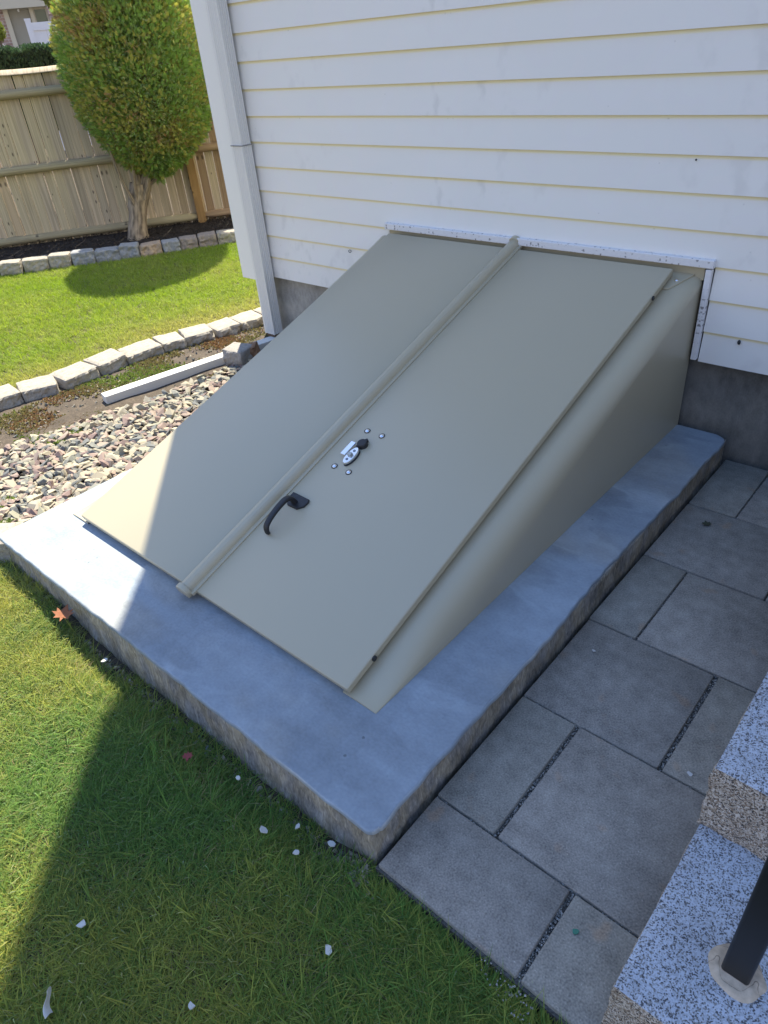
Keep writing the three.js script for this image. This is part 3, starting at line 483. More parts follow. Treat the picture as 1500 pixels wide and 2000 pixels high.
  const b2 = mesh('broken_face', boxUV(blockGeo(211, 0.10, 0.105, 0.10, 1.1), 0.4), stoneMat(0.24, 0.14, 0.08), rk); b2.position.set(0.045, -0.004, -0.055); b2.rotation.set(0.1, 0.5, 0.12); b2.userData.label = 'rusty brown broken side';
  rk.rotation.y = 0.25;
}

// ---------------------------------------------------------------- mulch bed, fence, tree
const FA = new THREE.Vector3(-5.642, -0.1, -0.236), FT = new THREE.Vector3(0.56724, 0, -0.82355), FN = new THREE.Vector3(0.82355, 0, 0.56724); // fence line, along it, towards the garden
const fp = (t, y, off = 0) => new THREE.Vector3(FA.x + FT.x * t + FN.x * off, y, FA.z + FT.z * t + FN.z * off);
const fenceM = (t, y, off) => { const m = new THREE.Matrix4().makeBasis(FT, new THREE.Vector3(0, 1, 0), new THREE.Vector3().crossVectors(FT, new THREE.Vector3(0, 1, 0))); return m.setPosition(fp(t, y, off)); };
{
  const mulchTex = tex(512, 512, (u, v) => { const x = u * 30, y = v * 30, a = n3(x, y * 2.2, 1), b = fbm(x * 0.4, y * 0.4, 3, 3), s = n3(x * 3, y * 3, 8); const k = 0.7 + 0.6 * a + 0.5 * b + 0.4 * s; return [0.026 * k + 0.004, 0.019 * k + 0.003, 0.015 * k + 0.002]; });
  const mb = struct('mulch_bed', grid(80, 14, (u, v) => { const t = -2.2 + 7.0 * u, o = -0.15 + 1.20 * v, p = fp(t, 0, o); return [p.x, GY + 0.035 + 0.012 * fbm(p.x * 4, p.z * 4, 2, 3) - 0.03 * sstep(0.8, 1, v), p.z, p.x / 0.9, p.z / 0.9]; }), mat({ map: mulchTex, bumpMap: mulchTex, bumpScale: 0.02, roughness: 0.95 }), 'dark bark mulch bed along the wooden fence');
  const chip = rbox(1, 0.18, 0.3, 0.05, 1), list = [];
  for (let i = 0; i < 5200; i++) { const t = rr(-1.2, 3.6), o = rr(-0.02, 1.0); list.push(fp(t, GY + 0.042 + rr(0, 0.012), o)); }
  const im = shade(new THREE.InstancedMesh(chip, mat({ roughness: 0.95 }), list.length)); im.name = 'bark_chips'; im.userData.kind = 'stuff'; mb.add(im);
  const M = new THREE.Matrix4(), q = new THREE.Quaternion();
  list.forEach((p, i) => { const s = rr(0.012, 0.035); q.setFromEuler(new THREE.Euler(rr(-0.5, 0.5), R() * 6.28, rr(-0.5, 0.5))); im.setMatrixAt(i, M.compose(p, q, new THREE.Vector3(s, s * 0.6, s))); const k = R() < 0.03 ? rr(4, 7) : rr(0.5, 1.6); im.setColorAt(i, col(0.028 * k, 0.020 * k, 0.015 * k)); });

  // fence
  const kq = rng(91), knots = [...Array(11)].map(() => [kq(), kq(), 0.3 + 0.6 * kq() * kq()]);
  const woodTex = (a, b) => tex(512, 1024, (u, v) => {
    const x = u * 8, y = v * 3; let d = fbm(x * 0.7, y * 0.25, 4, 3); let kn = 0;
    for (const [kx, ky, ks] of knots) { const dx = (u - kx) * 8, dy = (v - ky) * 10, r = Math.hypot(dx, dy) / ks; if (r < 0.26) kn = Math.max(kn, 0.8 * sstep(0.26, 0.08, r)); d += 0.5 * ks * Math.exp(-r * r * 3); }
    const gr = n3(x * 5 + d * 3, y * 0.5, 2) * 0.5 + n3(x * 17 + d * 5, y * 1.1, 7) * 0.35, st = sstep(0.12, 0.45, fbm(x * 0.5 + 20, y * 0.6, 15, 3)), w = clamp(0.5 + 0.9 * gr + 0.3 * d);
    const c = a.map((q, i) => (q * w + b[i] * (1 - w)) * (1 - 0.35 * st)); return c.map((q, i) => q * (1 - kn) + kn * [0.06, 0.04, 0.028][i]);
  });
  const wt = woodTex([0.70, 0.565, 0.38], [0.36, 0.275, 0.175]), wb = tex(256, 512, (u, v) => 0.5 + 0.5 * fbm(u * 30, v * 2, 3, 3), false);
  const wmat = (r, g, b) => mat({ map: wt, bumpMap: wb, bumpScale: 0.002, roughness: 0.85, color: col(r, g, b) });
  const WM = [wmat(1, 1, 1), wmat(0.92, 0.9, 0.88), wmat(1.06, 1.02, 0.95), wmat(0.88, 0.9, 0.92), wmat(0.97, 1.0, 0.95)], WD = wmat(0.60, 0.52, 0.47);
  const WP = wmat(0.62, 0.46, 0.26), WR = wmat(0.70, 0.74, 0.66);
  const fence = thing('wooden_fence', 'weathered wooden board fence with round rails behind the trimmed tree', 'fence', [0, 0, 0]);
  const topY = (t) => { const s = ((t + 0.36 + 24.4) % 2.44) - 1.22; return 1.372 + 0.045 * (s / 1.22) ** 2 * 2.0; };
  const pw = 0.0865, planks = [...Array(11).keys()].map((i) => { const g = rbox(pw - 0.0025, 1, 0.018, 0.003, 1), p = boxUV(g.translate(0, 0.5, 0), 1), uv = p.attributes.uv; for (let k = 0; k < uv.count; k++) { uv.setX(k, uv.getX(k) / 0.6 + i * 0.163); uv.setY(k, uv.getY(k) * 0.9 + i * 0.471); } return p; });
  let n = 0;
  for (let t = -1.7; t < 4.6; t += 0.0885) {
    const h = topY(t) - (-0.115), m = mesh('plank', planks[(n * 7) % 11], t > 2.16 ? (n % 3 ? WD : WM[3]) : WM[Math.floor(R() * 5)], fence); n++;
    fenceM(t + rr(-0.001, 0.001), -0.115 + rr(-0.006, 0.006), -0.012 + rr(-0.002, 0.002)).decompose(m.position, m.quaternion, m.scale); m.scale.set(1, h, 1); m.rotateZ(rr(-0.006, 0.006));
  }
  // cap strip following the scalloped top
  for (const [a, b] of [[-1.75, -0.36], [-0.36, 2.08], [2.08, 4.52]]) {
    const c = grid(40, 8, (u, v) => { const t = a + (b - a) * u, A = v * 8, o = [[-0.035, 0], [0.035, 0], [0.035, 0.006], [0.028, 0.012], [-0.014, 0.042], [-0.022, 0.044], [-0.032, 0.036], [-0.035, 0.02], [-0.035, 0]][Math.round(A)], p = fp(t, topY(t) + o[1], o[0]); return [p.x, p.y, p.z, t, o[0] * 3]; }); mesh('cap_strip', toCreasedNormals(c, 0.5), WM[0], fence);
  }
  const railG = (len, s) => { let g = new THREE.CylinderGeometry(0.038, 0.040, len, 14, 24).rotateZ(Math.PI / 2); g = displace(g, (x, y, z) => { const e = Math.abs(x) > len / 2 - 0.02 ? 0.72 : 1, k = e * (1 + 0.12 * n3(x * 3 + s, y * 20, z * 20)); return [x, y * k, z * k]; }); g.computeVertexNormals(); const b = boxUV(g, 1), uv = b.attributes.uv; for (let k = 0; k < uv.count; k++) { const u = uv.getX(k); uv.setX(k, uv.getY(k) * 2 + s); uv.setY(k, u * 0.8); } return b; };
  [[-0.33, 2.04], [2.12, 4.5], [-1.7, -0.42]].forEach(([a, b], j) => [1.215, 0.585, -0.045].forEach((y, i) => { const m = mesh('rail', railG(b - a, i + j * 3), j === 1 && i ? WD : WR, fence); fenceM((a + b) / 2, y + 0.012, 0.034).decompose(m.position, m.quaternion, m.scale); }));
  for (const t of [-0.375, 2.08, 4.55]) { const m = mesh('post', boxUV(rbox(0.085, 1.70, 0.085, 0.006, 2).translate(0, 0.70, 0), 1.0, t), WP, fence); fenceM(t, -0.15, 0.045).decompose(m.position, m.quaternion, m.scale); }
}
{
  // trimmed evergreen tree
  const T0 = new THREE.Vector3(-4.50, GY + 0.04, -1.17), LAT = new THREE.Vector3(0.49, 0, -0.872), DEP = new THREE.Vector3(0.872, 0, 0.49);
  const at = (l, y, d) => new THREE.Vector3(T0.x + LAT.x * l + DEP.x * d, y, T0.z + LAT.z * l + DEP.z * d);
  const tree = thing('topiary_tree', 'egg-shaped trimmed evergreen tree with bare forked trunk before the wooden fence', 'tree');
  const barkT = tex(256, 512, (u, v) => { const x = u * 12, y = v * 6, a = n3(x * 1.6, y * 0.5, 1), b = fbm(x * 3, y * 1.2, 4, 3); const k = 0.8 + 0.7 * a + 0.5 * b; return [0.36 * k, 0.28 * k, 0.19 * k]; });
  const M_bark = mat({ map: barkT, bumpMap: barkT, bumpScale: 0.012, roughness: 0.95 });
  const limb = (pts, name, parent) => { // pts: [l, y, d, r]
    const c = new THREE.CatmullRomCurve3(pts.map((p) => at(p[0], p[1], p[2])));
    const g = grid(14, 26, (u, v) => { const p = c.getPoint(v), i = Math.min(pts.length - 2, Math.floor(v * (pts.length - 1))), f = v * (pts.length - 1) - i, r = pts[i][3] * (1 - f) + pts[i + 1][3] * f, A = u * 6.2832, k = r * (1 + 0.13 * n3(Math.cos(A) * 2, Math.sin(A) * 2, v * 3 + pts[0][3] * 50)); const tg = c.getTangent(v), s = new THREE.Vector3(0, 0, 1).cross(tg).normalize(), w = tg.clone().cross(s); p.addScaledVector(s, Math.cos(A) * k).addScaledVector(w, Math.sin(A) * k); return [p.x, p.y, p.z, u * 1.2, v * 2.0]; });
    return mesh(name, g, M_bark, parent);
  };
  const tk = limb([[0.0, -0.14, 0, 0.135], [0.01, -0.06, 0, 0.105], [0.05, 0.10, 0, 0.085], [0.10, 0.28, 0, 0.095], [0.13, 0.40, 0, 0.075]], 'trunk', tree);
  limb([[0.10, 0.22, 0, 0.06], [0.13, 0.40, 0, 0.052], [0.13, 0.60, -0.02, 0.045], [0.14, 1.0, -0.05, 0.03], [0.2, 1.5, -0.05, 0.015]], 'limb', tk);
  limb([[0.12, 0.22, 0, 0.06], [0.21, 0.40, 0.02, 0.055], [0.29, 0.60, 0.03, 0.045], [0.40, 1.0, 0.05, 0.03], [0.45, 1.6, 0.0, 0.014]], 'limb', tk);
  limb([[0.06, 0.16, 0.05, 0.022], [0.03, 0.30, 0.08, 0.02], [-0.01, 0.45, 0.10, 0.017], [-0.05, 0.8, 0.14, 0.010]], 'limb', tk);
  limb([[0.08, 0.24, 0.07, 0.02], [0.09, 0.38, 0.10, 0.017], [0.12, 0.55, 0.14, 0.014], [0.14, 0.9, 0.2, 0.008]], 'limb', tk);
  limb([[0.15, 0.26, 0.06, 0.022], [0.22, 0.40, 0.09, 0.018], [0.27, 0.56, 0.12, 0.014], [0.34, 0.9, 0.2, 0.008]], 'limb', tk);
  limb([[0.20, 0.36, 0.02, 0.02], [0.34, 0.44, 0.06, 0.017], [0.50, 0.50, 0.10, 0.013], [0.72, 0.66, 0.15, 0.008]], 'limb', tk);
  // crown: flat scaly sprays spread through an egg-shaped shell
  const prof = [[0.46, 0.05], [0.52, 0.22], [0.62, 0.36], [0.775, 0.50], [1.0, 0.62], [1.3, 0.675], [1.6, 0.655], [1.9, 0.55], [2.1, 0.40], [2.22, 0.18], [2.26, 0.02]];
  const rad = (y) => { for (let i = 0; i + 1 < prof.length; i++) if (y <= prof[i + 1][0]) { const f = clamp((y - prof[i][0]) / (prof[i + 1][0] - prof[i][0])); return prof[i][1] + (prof[i + 1][1] - prof[i][1]) * f; } return 0; };
  const spray = []; // one flat fan of scale leaves, about 1 unit long, growing along +y
  const blade = (x, y, a, l, w) => { const g = new THREE.BufferGeometry(), dx = Math.sin(a), dy = Math.cos(a); const p = [x - dy * w * 0.4, y + dx * w * 0.4, 0, x + dy * w * 0.4, y - dx * w * 0.4, 0, x + dx * l * 0.55 + dy * w, y + dy * l * 0.55 - dx * w, 0.04 * l, x + dx * l * 0.55 - dy * w, y + dy * l * 0.55 + dx * w, 0.04 * l, x + dx * l, y + dy * l, -0.06 * l]; g.setAttribute('position', new THREE.Float32BufferAttribute(p, 3)); g.setIndex([0, 1, 2, 0, 2, 3, 3, 2, 4]); return g; };
  spray.push(blade(0, 0, 0, 1, 0.035)); for (let i = 0; i < 5; i++) { const y = 0.1 + i * 0.17, l = 0.60 - i * 0.075; spray.push(blade(0, y, 0.62, l, 0.042), blade(0, y + 0.07, -0.62, l, 0.042)); }
  const sg = mergeGeometries(spray); sg.computeVertexNormals();
  const items = [], q = new THREE.Quaternion(), M = new THREE.Matrix4(), up = new THREE.Vector3(0, 1, 0);
  const N = 50000;
  for (let i = 0; i < N; i++) {
    const y = 0.46 + Math.pow(R(), 0.9) * 1.8, a = R() * 6.2832, inner = i > 39000, deep = inner ? 1 + 0.9 * R() : Math.pow(R(), 1.6), lump = 1 + 0.07 * fbm(Math.cos(a) * 2.5, y * 3, Math.sin(a) * 2.5, 3), r = rad(y) * lump * (1 - 0.42 * deep);
    const l = 0.395 - 0.05 * sstep(0.8, 0.46, y) + r * Math.cos(a), d = r * Math.sin(a), p = at(l, y + rr(-0.02, 0.02), d);
    const out = LAT.clone().multiplyScalar(Math.cos(a)).addScaledVector(DEP, Math.sin(a)); const ey = rad(y + 0.08) - rad(y - 0.08); out.y = -ey * 4; out.normalize();
    const dir = out.clone().multiplyScalar(0.75).add(new THREE.Vector3(rr(-0.6, 0.6), rr(-0.2, 1.1), rr(-0.6, 0.6))).normalize();
    q.setFromUnitVectors(up, dir).multiply(new THREE.Quaternion().setFromAxisAngle(up, R() * 6.28));
    items.push([p, q.clone(), inner ? rr(0.07, 0.12) : rr(0.024, 0.052), fbm(l * 2.6, y * 2.6, d * 2.6, 3) + rr(-0.2, 0.2), deep]);
  }
  const im = shade(new THREE.InstancedMesh(sg, pmat({ roughness: 1.0, transmission: 0.42, thickness: 0 }), items.length)); im.name = 'crown'; im.userData.kind = 'stuff'; tree.add(im);
  items.forEach(([p, qq, s, t], i) => { im.setMatrixAt(i, M.compose(p, qq, new THREE.Vector3(s, s, s))); const k = rr(0.75, 1.3); im.setColorAt(i, t > 0.36 ? col(0.42 * k, 0.25 * k, 0.09 * k) : t > 0.08 ? col(0.37 * k, 0.36 * k, 0.06 * k) : R() < 0.12 ? col(0.46 * k, 0.46 * k, 0.09 * k) : col(0.21 * k, 0.35 * k, 0.05 * k)); });
}

// ---------------------------------------------------------------- lawns
{
  const blade = (len, w, lean, az, curl) => {
    const pos = [], idx = [], n = 3, dx = Math.cos(az), dz = Math.sin(az), sx = -dz, sz = dx;
    for (let i = 0; i <= n; i++) { const t = i / n, th = lean + curl * t, r = len * t; const x = r * Math.sin(th), y = r * Math.cos(th) , ww = w * (1 - t * t) * 0.5; if (i < n) pos.push(dx * x + sx * ww, y, dz * x + sz * ww, dx * x - sx * ww, y, dz * x - sz * ww); else pos.push(dx * x, y, dz * x); }
    for (let i = 0; i < n - 1; i++) idx.push(i * 2, i * 2 + 1, i * 2 + 2, i * 2 + 1, i * 2 + 3, i * 2 + 2); idx.push(n * 2 - 2, n * 2 - 1, n * 2);
    const g = new THREE.BufferGeometry(); g.setAttribute('position', new THREE.Float32BufferAttribute(pos, 3)); g.setIndex(idx); return g;
  };
  const tuft = (n, l0, l1, w, lean0, lean1, spread) => { const gs = []; for (let i = 0; i < n; i++) { const a = R() * 6.28, g = blade(rr(l0, l1), w * rr(0.7, 1.2), rr(lean0, lean1), R() * 6.28, rr(0.0, 0.7)); gs.push(g.translate(Math.cos(a) * spread * R(), 0, Math.sin(a) * spread * R())); } const m = mergeGeometries(gs); m.computeVertexNormals(); return m; };
  const M_grass = pmat({ roughness: 1.0, transmission: 0.5, thickness: 0, specularIntensity: 0.6 });
  const M = new THREE.Matrix4(), q = new THREE.Quaternion(), e = new THREE.Euler();
  const lawn = (name, label, list) => { // list of [geometry, spots, colour function]
    const g = new THREE.Group(); g.name = name; g.userData = { kind: 'stuff', label, category: 'grass' }; scene.add(g);
    list.forEach(([geo, spots, cf], j) => { const im = shade(new THREE.InstancedMesh(geo, M_grass, spots.length)); im.name = ['blades', 'long_blades', 'straw'][j % 3]; im.userData.kind = 'stuff'; g.add(im); spots.forEach((s, i) => { q.setFromEuler(e.set(rr(-0.15, 0.15), R() * 6.28, rr(-0.15, 0.15))); const k = s[2]; im.setMatrixAt(i, M.compose(new THREE.Vector3(s[0], groundY(s[0], s[1]) - 0.004, s[1]), q, new THREE.Vector3(k, k * rr(0.85, 1.15), k))); im.setColorAt(i, cf(s[0], s[1])); }); });
  };
  const dry = (x, z) => fbm(x * 1.3 + 5, z * 1.3, 8, 3);
  const green = (x, z) => { const d = dry(x, z), k = rr(0.7, 1.3), t = clamp(0.34 + 1.4 * d + rr(-0.35, 0.4)); return col((0.135 + 0.37 * t) * k, (0.26 + 0.20 * t) * k, (0.042 + 0.035 * t) * k); };
  const straw = () => { const k = rr(0.6, 1.25); return col(0.48 * k, 0.39 * k, 0.18 * k); };
  const near = [], nearL = [], nearS = [];
  const inNear = (x, z) => z > (x > 1.70 ? 2.175 + 0.06 * fbm(x * 6, 1, 2) : x < 0.25 ? PADZ + 0.012 : PADZ + 0.014 + 0.034 * clamp(0.4 + 1.5 * n3(x * 7, 3))) && (x < 2.4) && (x > -0.25 || z > 2.2 + 0.1 * n3(x * 5, 7));
  for (let i = 0; i < 56000; i++) { const x = rr(-1.9, 2.4), z = rr(2.14, 3.5); if (!inNear(x, z)) continue; const r = R(); if (r < 0.55) near.push([x, z, rr(0.7, 1.15)]); else if (r < 0.73) nearL.push([x, z, rr(0.7, 1.2)]); else nearS.push([x, z, rr(0.6, 1.1)]); }
  for (let i = 0; i < 480; i++) { const x = rr(1.74, 2.25), z = rr(2.156, 2.23); nearL.push([x, z, rr(0.6, 1.1)]); }
  lawn('front_lawn', 'shaggy green lawn half in shadow in front of the concrete pad', [
    [tuft(14, 0.025, 0.055, 0.0024, 0.3, 1.35, 0.025), near, green], [tuft(7, 0.045, 0.09, 0.0026, 0.4, 1.3, 0.03), nearL, green], [tuft(7, 0.025, 0.065, 0.0019, 1.0, 1.55, 0.03), nearS, straw]]);
  const far = [], farS = [];
  for (let i = 0; i < 60000; i++) {
    const x = rr(-5.2, -1.45), z = rr(-3.2, 2.6); if (x > stoneX(z) - 0.09) continue;
    const o = (x - FA.x) * FN.x + (z - FA.z) * FN.z, t = (x - FA.x) * FT.x + (z - FA.z) * FT.z; if (o < 1.11) continue;
    (R() < 0.86 ? far : farS).push([x, z, rr(0.75, 1.2)]);
  }
  const bright = (x, z) => { const edge = sstep(0.65, 0.1, stoneX(z) - x), d = dry(x, z), k = rr(0.75, 1.25), t = clamp(0.2 + 0.7 * d + 0.75 * edge + rr(-0.25, 0.25)); return col((0.25 + 0.22 * t) * k, (0.37 + 0.07 * t) * k, (0.006 + 0.10 * t) * k); };
  lawn('back_lawn', 'sunlit bright green lawn between the two rows of edging stones', [[tuft(11, 0.03, 0.065, 0.0042, 0.2, 1.2, 0.03), far, bright], [tuft(5, 0.03, 0.06, 0.004, 0.9, 1.4, 0.03), farS, straw]]);
}
// ---------------------------------------------------------------- beyond the fence
const CD = new THREE.Vector3(-0.9, 0, -0.436).normalize(), CR = new THREE.Vector3(0.436, 0, -0.9).normalize();
const nb = (x, y, d) => new THREE.Vector3(2.3821, y, 2.6989).addScaledVector(CD, d).addScaledVector(CR, x);
const nbM = (d) => { const m = new THREE.Matrix4().makeBasis(CR, new THREE.Vector3(0, 1, 0), CD.clone().negate()); return m.setPosition(nb(0, 0, d)); };
{
  const place = (g, d) => g.applyMatrix4(nbM(d));
  const bx = (x0, x1, y0, y1, z0, z1) => new THREE.BoxGeometry(x1 - x0, y1 - y0, z1 - z0).translate((x0 + x1) / 2, (y0 + y1) / 2, (z0 + z1) / 2);
  const M_brick = mat({ map: tex(512, 512, (u, v) => { const y = v * 24, row = Math.floor(y), x = u * 8 + (row % 2) * 0.5, j = (y % 1 < 0.16 || x % 1 < 0.06) ? 1 : 0, k = 0.85 + 0.5 * n3(Math.floor(x) * 3.3, row * 1.7, 2) + 0.2 * n3(u * 60, v * 60); return j ? [0.5, 0.46, 0.42] : [0.44 * k, 0.30 * k, 0.25 * k]; }), roughness: 0.9 });
  const M_cream = mat({ color: col(0.55, 0.50, 0.38), roughness: 0.6 }), M_sid = mat({ color: col(0.34, 0.32, 0.26), roughness: 0.7 });
  const nh = thing('neighbour_house', 'pink brick house with cream trim beyond the hedge and fence', 'house');
  mesh('wall', boxUV(place(bx(-4.0, -0.34, -0.2, 2.72, -3, -0.02), 24), 1.6), M_brick, nh); mesh('wall', boxUV(place(bx(0.73, 6, -0.2, 5.2, -3, 0.1), 24), 1.6), M_brick, nh); mesh('wall', boxUV(place(bx(-0.34, 0.73, -0.2, 2.72, -3, -0.16), 24), 1.6), M_brick, nh);
  mesh('gable', boxUV(place(bx(-4.0, 0.73, 2.82, 4.2, -3, -0.3), 24), 1.6), M_brick, nh);
  mesh('soffit', place(bx(-4.1, 0.72, 2.62, 2.82, -0.5, 0.25), 24), M_cream, nh);
  for (let i = 0; i < 14; i++) mesh('siding_board', place(bx(-0.215, 0.285, 1.05 + i * 0.113, 1.05 + i * 0.113 + 0.116, -0.16, -0.12).rotateX(0).translate(0, 0, 0.004 * (i % 2)), 24), M_sid, nh);
  mesh('trim_post', place(bx(-0.34, -0.22, -0.2, 2.62, -0.14, 0.02), 24), M_cream, nh); mesh('trim_post', place(bx(0.29, 0.385, -0.2, 2.62, -0.15, 0.0), 24), M_cream, nh);
  const win = mesh('window', place(bx(0.385, 0.73, 2.26, 2.62, -0.15, -0.06), 24), M_cream, nh);
  mesh('pane', place(bx(0.415, 0.675, 2.30, 2.575, -0.058, -0.045), 24), mat({ color: col(0.10, 0.12, 0.07), roughness: 0.08 }), win);
  mesh('window_trim', place(bx(0.685, 0.73, 1.5, 2.62, -0.058, 0.02), 24), M_cream, win);
  mesh('porch_light', place(new THREE.SphereGeometry(0.028, 12, 8).scale(1, 1.5, 1).translate(0.04, 2.59, 0.0), 24), mat({ color: col(0.8, 0.8, 0.76) }), nh);
  const vf = thing('vinyl_fence', 'white vinyl privacy fence panel with capped post beyond the hedge', 'fence'), M_v = mat({ color: col(0.74, 0.75, 0.78), roughness: 0.45 });
  mesh('post', place(bx(0.085, 0.19, -0.2, 2.13, -0.05, 0.055), 18), M_v, vf); mesh('post_cap', place(bx(0.078, 0.197, 2.13, 2.165, -0.058, 0.062), 18), M_v, vf);
  mesh('top_rail', place(bx(0.19, 1.6, 1.965, 2.095, -0.03, 0.03), 18), M_v, vf);
  for (let i = 0; i < 6; i++) mesh('panel_board', place(bx(0.19 + i * 0.235, 0.19 + i * 0.235 + 0.231, -0.1, 1.965, -0.015, 0.012), 18), M_v, vf);
  // clipped hedge just behind the wooden fence
  const leafG = []; for (let i = 0; i < 7; i++) leafG.push(new THREE.PlaneGeometry(0.22, 1).translate(0, 0.5, 0).rotateX(rr(0.2, 1.0)).rotateY(i * 0.9)); const needle = mergeGeometries(leafG); needle.computeVertexNormals();
  const M = new THREE.Matrix4(), q = new THREE.Quaternion();
  const foliage = (name, parent, n, pick, cf) => { const im = shade(new THREE.InstancedMesh(needle, pmat({ roughness: 1.0, transmission: 0.3, thickness: 0 }), n)); im.name = name; im.userData.kind = 'stuff'; parent.add(im); for (let i = 0; i < n; i++) { const [p, s] = pick(i); q.setFromEuler(new THREE.Euler(rr(-0.6, 0.6), R() * 6.28, rr(-0.6, 0.6))); im.setMatrixAt(i, M.compose(p, q, new THREE.Vector3(s, s * 1.3, s))); im.setColorAt(i, cf(p)); } return im; };
  const hedge = thing('hedge', 'dark green clipped hedge rising just above the wooden fence', 'hedge');
  for (let i = 0; i < 14; i++) mesh('stem', place(new THREE.CylinderGeometry(0.012, 0.02, 1.55, 6).rotateZ(rr(-0.08, 0.08)).translate(-1.8 + i * 0.23, 0.65, rr(-0.08, 0.08)), 10.7), mat({ color: col(0.14, 0.10, 0.07), roughness: 0.95 }), hedge);
  foliage('foliage', hedge, 26000, (i) => { const x = rr(-1.9, 1.3), m = i % 4, y = m === 0 ? 1.55 + 0.05 * n3(x * 6, 2) + rr(-0.04, 0.03) : rr(0.75, 1.56), z = m < 2 ? rr(-0.28, 0.24) : 0.20 + rr(-0.06, 0.06); return [nb(x, y, 10.7 - z), m === 1 ? rr(0.05, 0.09) : rr(0.02, 0.045)]; }, () => { const k = rr(0.5, 1.4); return col(0.05 * k, 0.10 * k, 0.035 * k); });
  const shrub = thing('shrub', 'small yellow-green shrub against the brick house', 'shrub');
  mesh('stem', place(new THREE.CylinderGeometry(0.02, 0.03, 2.0, 8).translate(-0.36, 0.9, 0), 14), mat({ color: col(0.12, 0.09, 0.06) }), shrub);
  foliage('foliage', shrub, 420, () => { const a = R() * 6.28, b = Math.acos(rr(-1, 1)), r = 0.13 * Math.cbrt(R()); return [nb(-0.37 + r * Math.sin(b) * Math.cos(a), 1.87 + 1.1 * r * Math.cos(b), 14 + r * Math.sin(b) * Math.sin(a)), rr(0.02, 0.04)]; }, () => { const k = rr(0.7, 1.3); return col(0.22 * k, 0.27 * k, 0.03 * k); });
  const br = thing('tree_branch', 'leafy sunlit branch hanging in front of the brick house', 'branch');
  mesh('twig', place(new THREE.TubeGeometry(new THREE.CatmullRomCurve3([new THREE.Vector3(0.2, 2.6, 0), new THREE.Vector3(0.36, 2.2, 0), new THREE.Vector3(0.46, 2.08, 0), new THREE.Vector3(0.54, 2.02, 0)]), 20, 0.006, 6), 13), mat({ color: col(0.12, 0.09, 0.06) }), br);
  foliage('foliage', br, 260, () => { const t = R(), x = 0.30 + 0.24 * t + rr(-0.05, 0.05), y = 2.26 - 0.24 * t + rr(-0.05, 0.06); return [nb(x, y, 13 + rr(-0.05, 0.05)), rr(0.02, 0.04)]; }, () => { const k = rr(0.7, 1.3); return col(0.22 * k, 0.27 * k, 0.04 * k); });
  // parked car, mostly hidden by the hedge
  const car = thing('parked_car', 'silver parked car partly hidden behind the hedge', 'car'), M_car = pmat({ color: col(0.55, 0.57, 0.62), metalness: 0.4, roughness: 0.3, clearcoat: 0.8 });
  const cs = new THREE.Shape(); [[-2.6, 0.35], [-2.6, 1.0], [-2.3, 1.1], [-1.95, 1.72], [-1.0, 1.86], [-0.52, 1.80], [-0.30, 1.50], [-0.24, 0.95], [-0.22, 0.35]].forEach(([x, y], i) => (i ? cs.lineTo(x, y) : cs.moveTo(x, y))); cs.closePath();
  mesh('body', place(new THREE.ExtrudeGeometry(cs, { depth: 1.6, bevelEnabled: true, bevelSize: 0.06, bevelThickness: 0.08, bevelSegments: 3 }).translate(0, 0, -0.8), 20), M_car, car);
  const ws = new THREE.Shape(); [[-1.86, 1.25], [-1.7, 1.62], [-0.95, 1.74], [-0.58, 1.70], [-0.46, 1.28]].forEach(([x, y], i) => (i ? ws.lineTo(x, y) : ws.moveTo(x, y))); ws.closePath();
  mesh('side_window', place(new THREE.ExtrudeGeometry(ws, { depth: 0.02, bevelEnabled: false }).translate(0, 0, 0.875), 20), mat({ color: col(0.03, 0.035, 0.04), roughness: 0.08 }), car);
  for (const x of [-2.05, -0.75]) { const w = mesh('wheel', place(new THREE.CylinderGeometry(0.33, 0.33, 0.22, 26).rotateX(Math.PI / 2).translate(x, 0.33, 0.8), 20), mat({ color: col(0.02, 0.02, 0.02) }), car); mesh('rim', place(new THREE.CylinderGeometry(0.2, 0.2, 0.02, 20).rotateX(Math.PI / 2).translate(x, 0.33, 0.92), 20), M_car, w); }
}

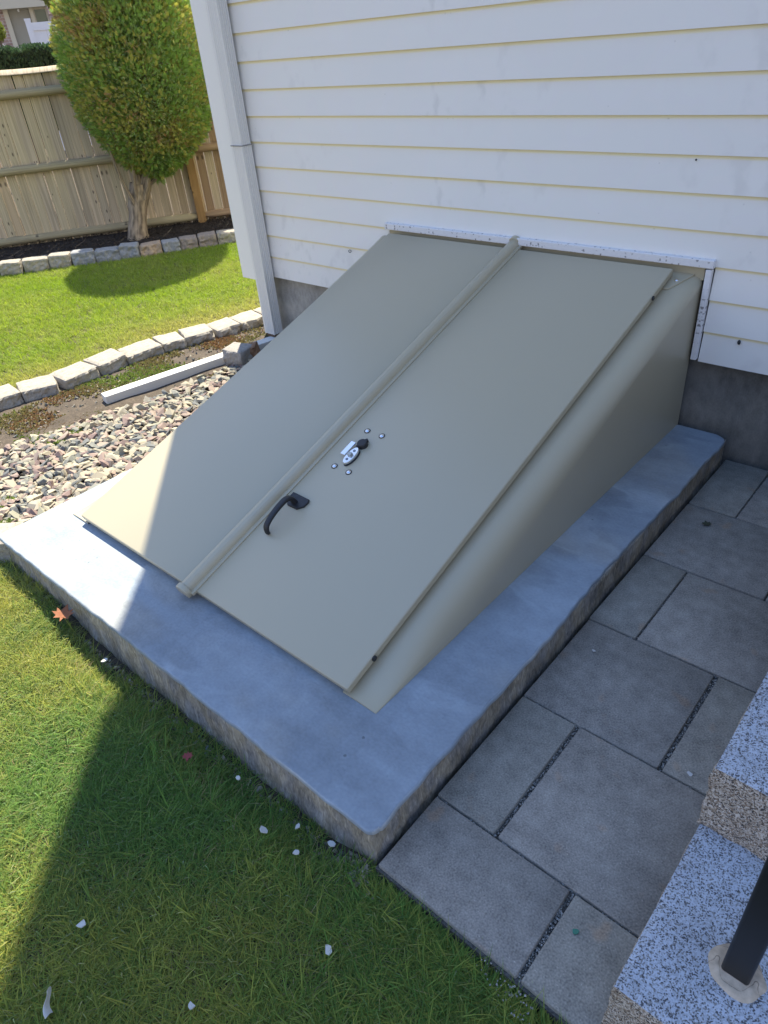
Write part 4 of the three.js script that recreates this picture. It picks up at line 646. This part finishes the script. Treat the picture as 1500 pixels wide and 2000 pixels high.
// ---------------------------------------------------------------- small things lying about
{
  const flake = (seed, s, th) => { const q = rng(seed), n = 7, sh = new THREE.Shape(); for (let i = 0; i < n; i++) { const a = i / n * 6.28, r = s * (0.55 + 0.6 * q()); i ? sh.lineTo(Math.cos(a) * r, Math.sin(a) * r * 0.75) : sh.moveTo(Math.cos(a) * r, Math.sin(a) * r * 0.75); } sh.closePath(); const g = new THREE.ExtrudeGeometry(sh, { depth: th, bevelEnabled: false }); return g.rotateX(-Math.PI / 2); };
  const M_scrap = mat({ color: col(0.55, 0.54, 0.50), roughness: 0.85 });
  const lie = (o, x, z, y, rx = 0, rz = 0) => { o.position.set(x, y, z); o.rotation.set(rx, R() * 6.28, rz); return o; };
  [[1.451, 2.262, 0.014], [1.552, 2.25, 0.010], [1.595, 2.18, 0.010], [1.619, 2.596, 0.010], [1.755, 2.349, 0.011], [0.605, 2.20, 0.012], [1.30, 2.657, 0.012], [1.50, 2.20, 0.008], [1.28, 2.205, 0.009]].forEach(([x, z, s], i) => tag(lie(mesh('white_flake', flake(100 + i, s, 0.003), M_scrap), x, z, GY + 0.034 - (z < 2.22 ? 0.012 : 0), rr(-0.5, 0.5), rr(-0.5, 0.5)), 'small white chip lying in the shaded grass near the concrete pad', 'litter', 'white chips in the front lawn'));
  const pp = grid(6, 10, (u, v) => { const w = 0.008 * (1 - 0.65 * v), x = (u - 0.5) * 2 * w + 0.004 * Math.sin(v * 5), y = 0.010 * Math.sin(u * 3.14) + 0.022 * v, z = (v - 0.5) * 0.040 + 0.006 * Math.cos(u * 5); return [x, y, z]; });
  tag(lie(mesh('paper_scrap', pp, M_scrap), 1.391, 2.78, GY + 0.028), 'crumpled white paper scrap standing in the dark shaded grass', 'litter');
  // maple leaf
  const leafShape = (s) => { const sh = new THREE.Shape(), P = [[0, -0.5], [0.1, -0.22], [0.42, -0.32], [0.36, -0.12], [0.62, 0.06], [0.4, 0.12], [0.46, 0.34], [0.2, 0.22], [0, 0.66], [-0.2, 0.22], [-0.46, 0.34], [-0.4, 0.12], [-0.62, 0.06], [-0.36, -0.12], [-0.42, -0.32], [-0.1, -0.22]]; P.forEach(([x, y], i) => (i ? sh.lineTo(x * s, y * s) : sh.moveTo(x * s, y * s))); sh.closePath(); let g = new THREE.ExtrudeGeometry(sh, { depth: 0.0008, bevelEnabled: false }); g.rotateX(-Math.PI / 2); const p = g.attributes.position; for (let i = 0; i < p.count; i++) p.setY(i, p.getY(i) + 6 * p.getX(i) ** 2 + 2 * p.getZ(i) ** 2); g.computeVertexNormals(); return g; };
  const M_leaf = pmat({ color: col(0.36, 0.12, 0.04), roughness: 0.75, transmission: 0.25, thickness: 0 }), M_red = pmat({ color: col(0.25, 0.04, 0.04), roughness: 0.75, transmission: 0.2, thickness: 0 });
  const ml = lie(mesh('fallen_leaf', leafShape(0.062), M_leaf), 0.326, 2.182, GY + 0.052, 0.15, -0.1); ml.rotation.set(0.25, 0.6, -0.25); tag(ml, 'orange fallen maple leaf in the grass against the pad', 'leaf');
  tag(lie(mesh('fallen_leaf', leafShape(0.026), M_red), 1.125, 2.25, GY + 0.035, 0.3, 0.2), 'small dark red fallen leaf in the shaded grass', 'leaf');
  tag(lie(mesh('fallen_leaf', leafShape(0.030), pmat({ color: col(0.05, 0.055, 0.03), roughness: 0.8 })), 1.819, 0.483, PAVE + 0.004), 'small dark green leaf on the shaded paver by the pad', 'leaf');
  tag(lie(mesh('glass_shard', flake(7, 0.009, 0.002), mat({ color: col(0.05, 0.22, 0.15), roughness: 0.2 })), 2.13, 2.0, PAVE + 0.001), 'tiny green shard on the paver beside the lowest granite step', 'litter');
  const pb = hull(31, 12, 0.7), M_wp = mat({ color: col(0.6, 0.59, 0.56), roughness: 0.85 });
  const p1 = lie(mesh('pebble', pb, M_wp), 1.792, 1.274, PAVE + 0.003); p1.scale.setScalar(0.0055); tag(p1, 'single white pebble on the paver beside the concrete pad', 'pebble');
  const p2 = lie(mesh('pebble', pb, M_wp), 2.166, 1.506, PAVE + 0.003); p2.scale.setScalar(0.0065); tag(p2, 'single grey-white pebble on the narrow paver beside the granite steps', 'pebble');
}
renderer.render(scene, camera);
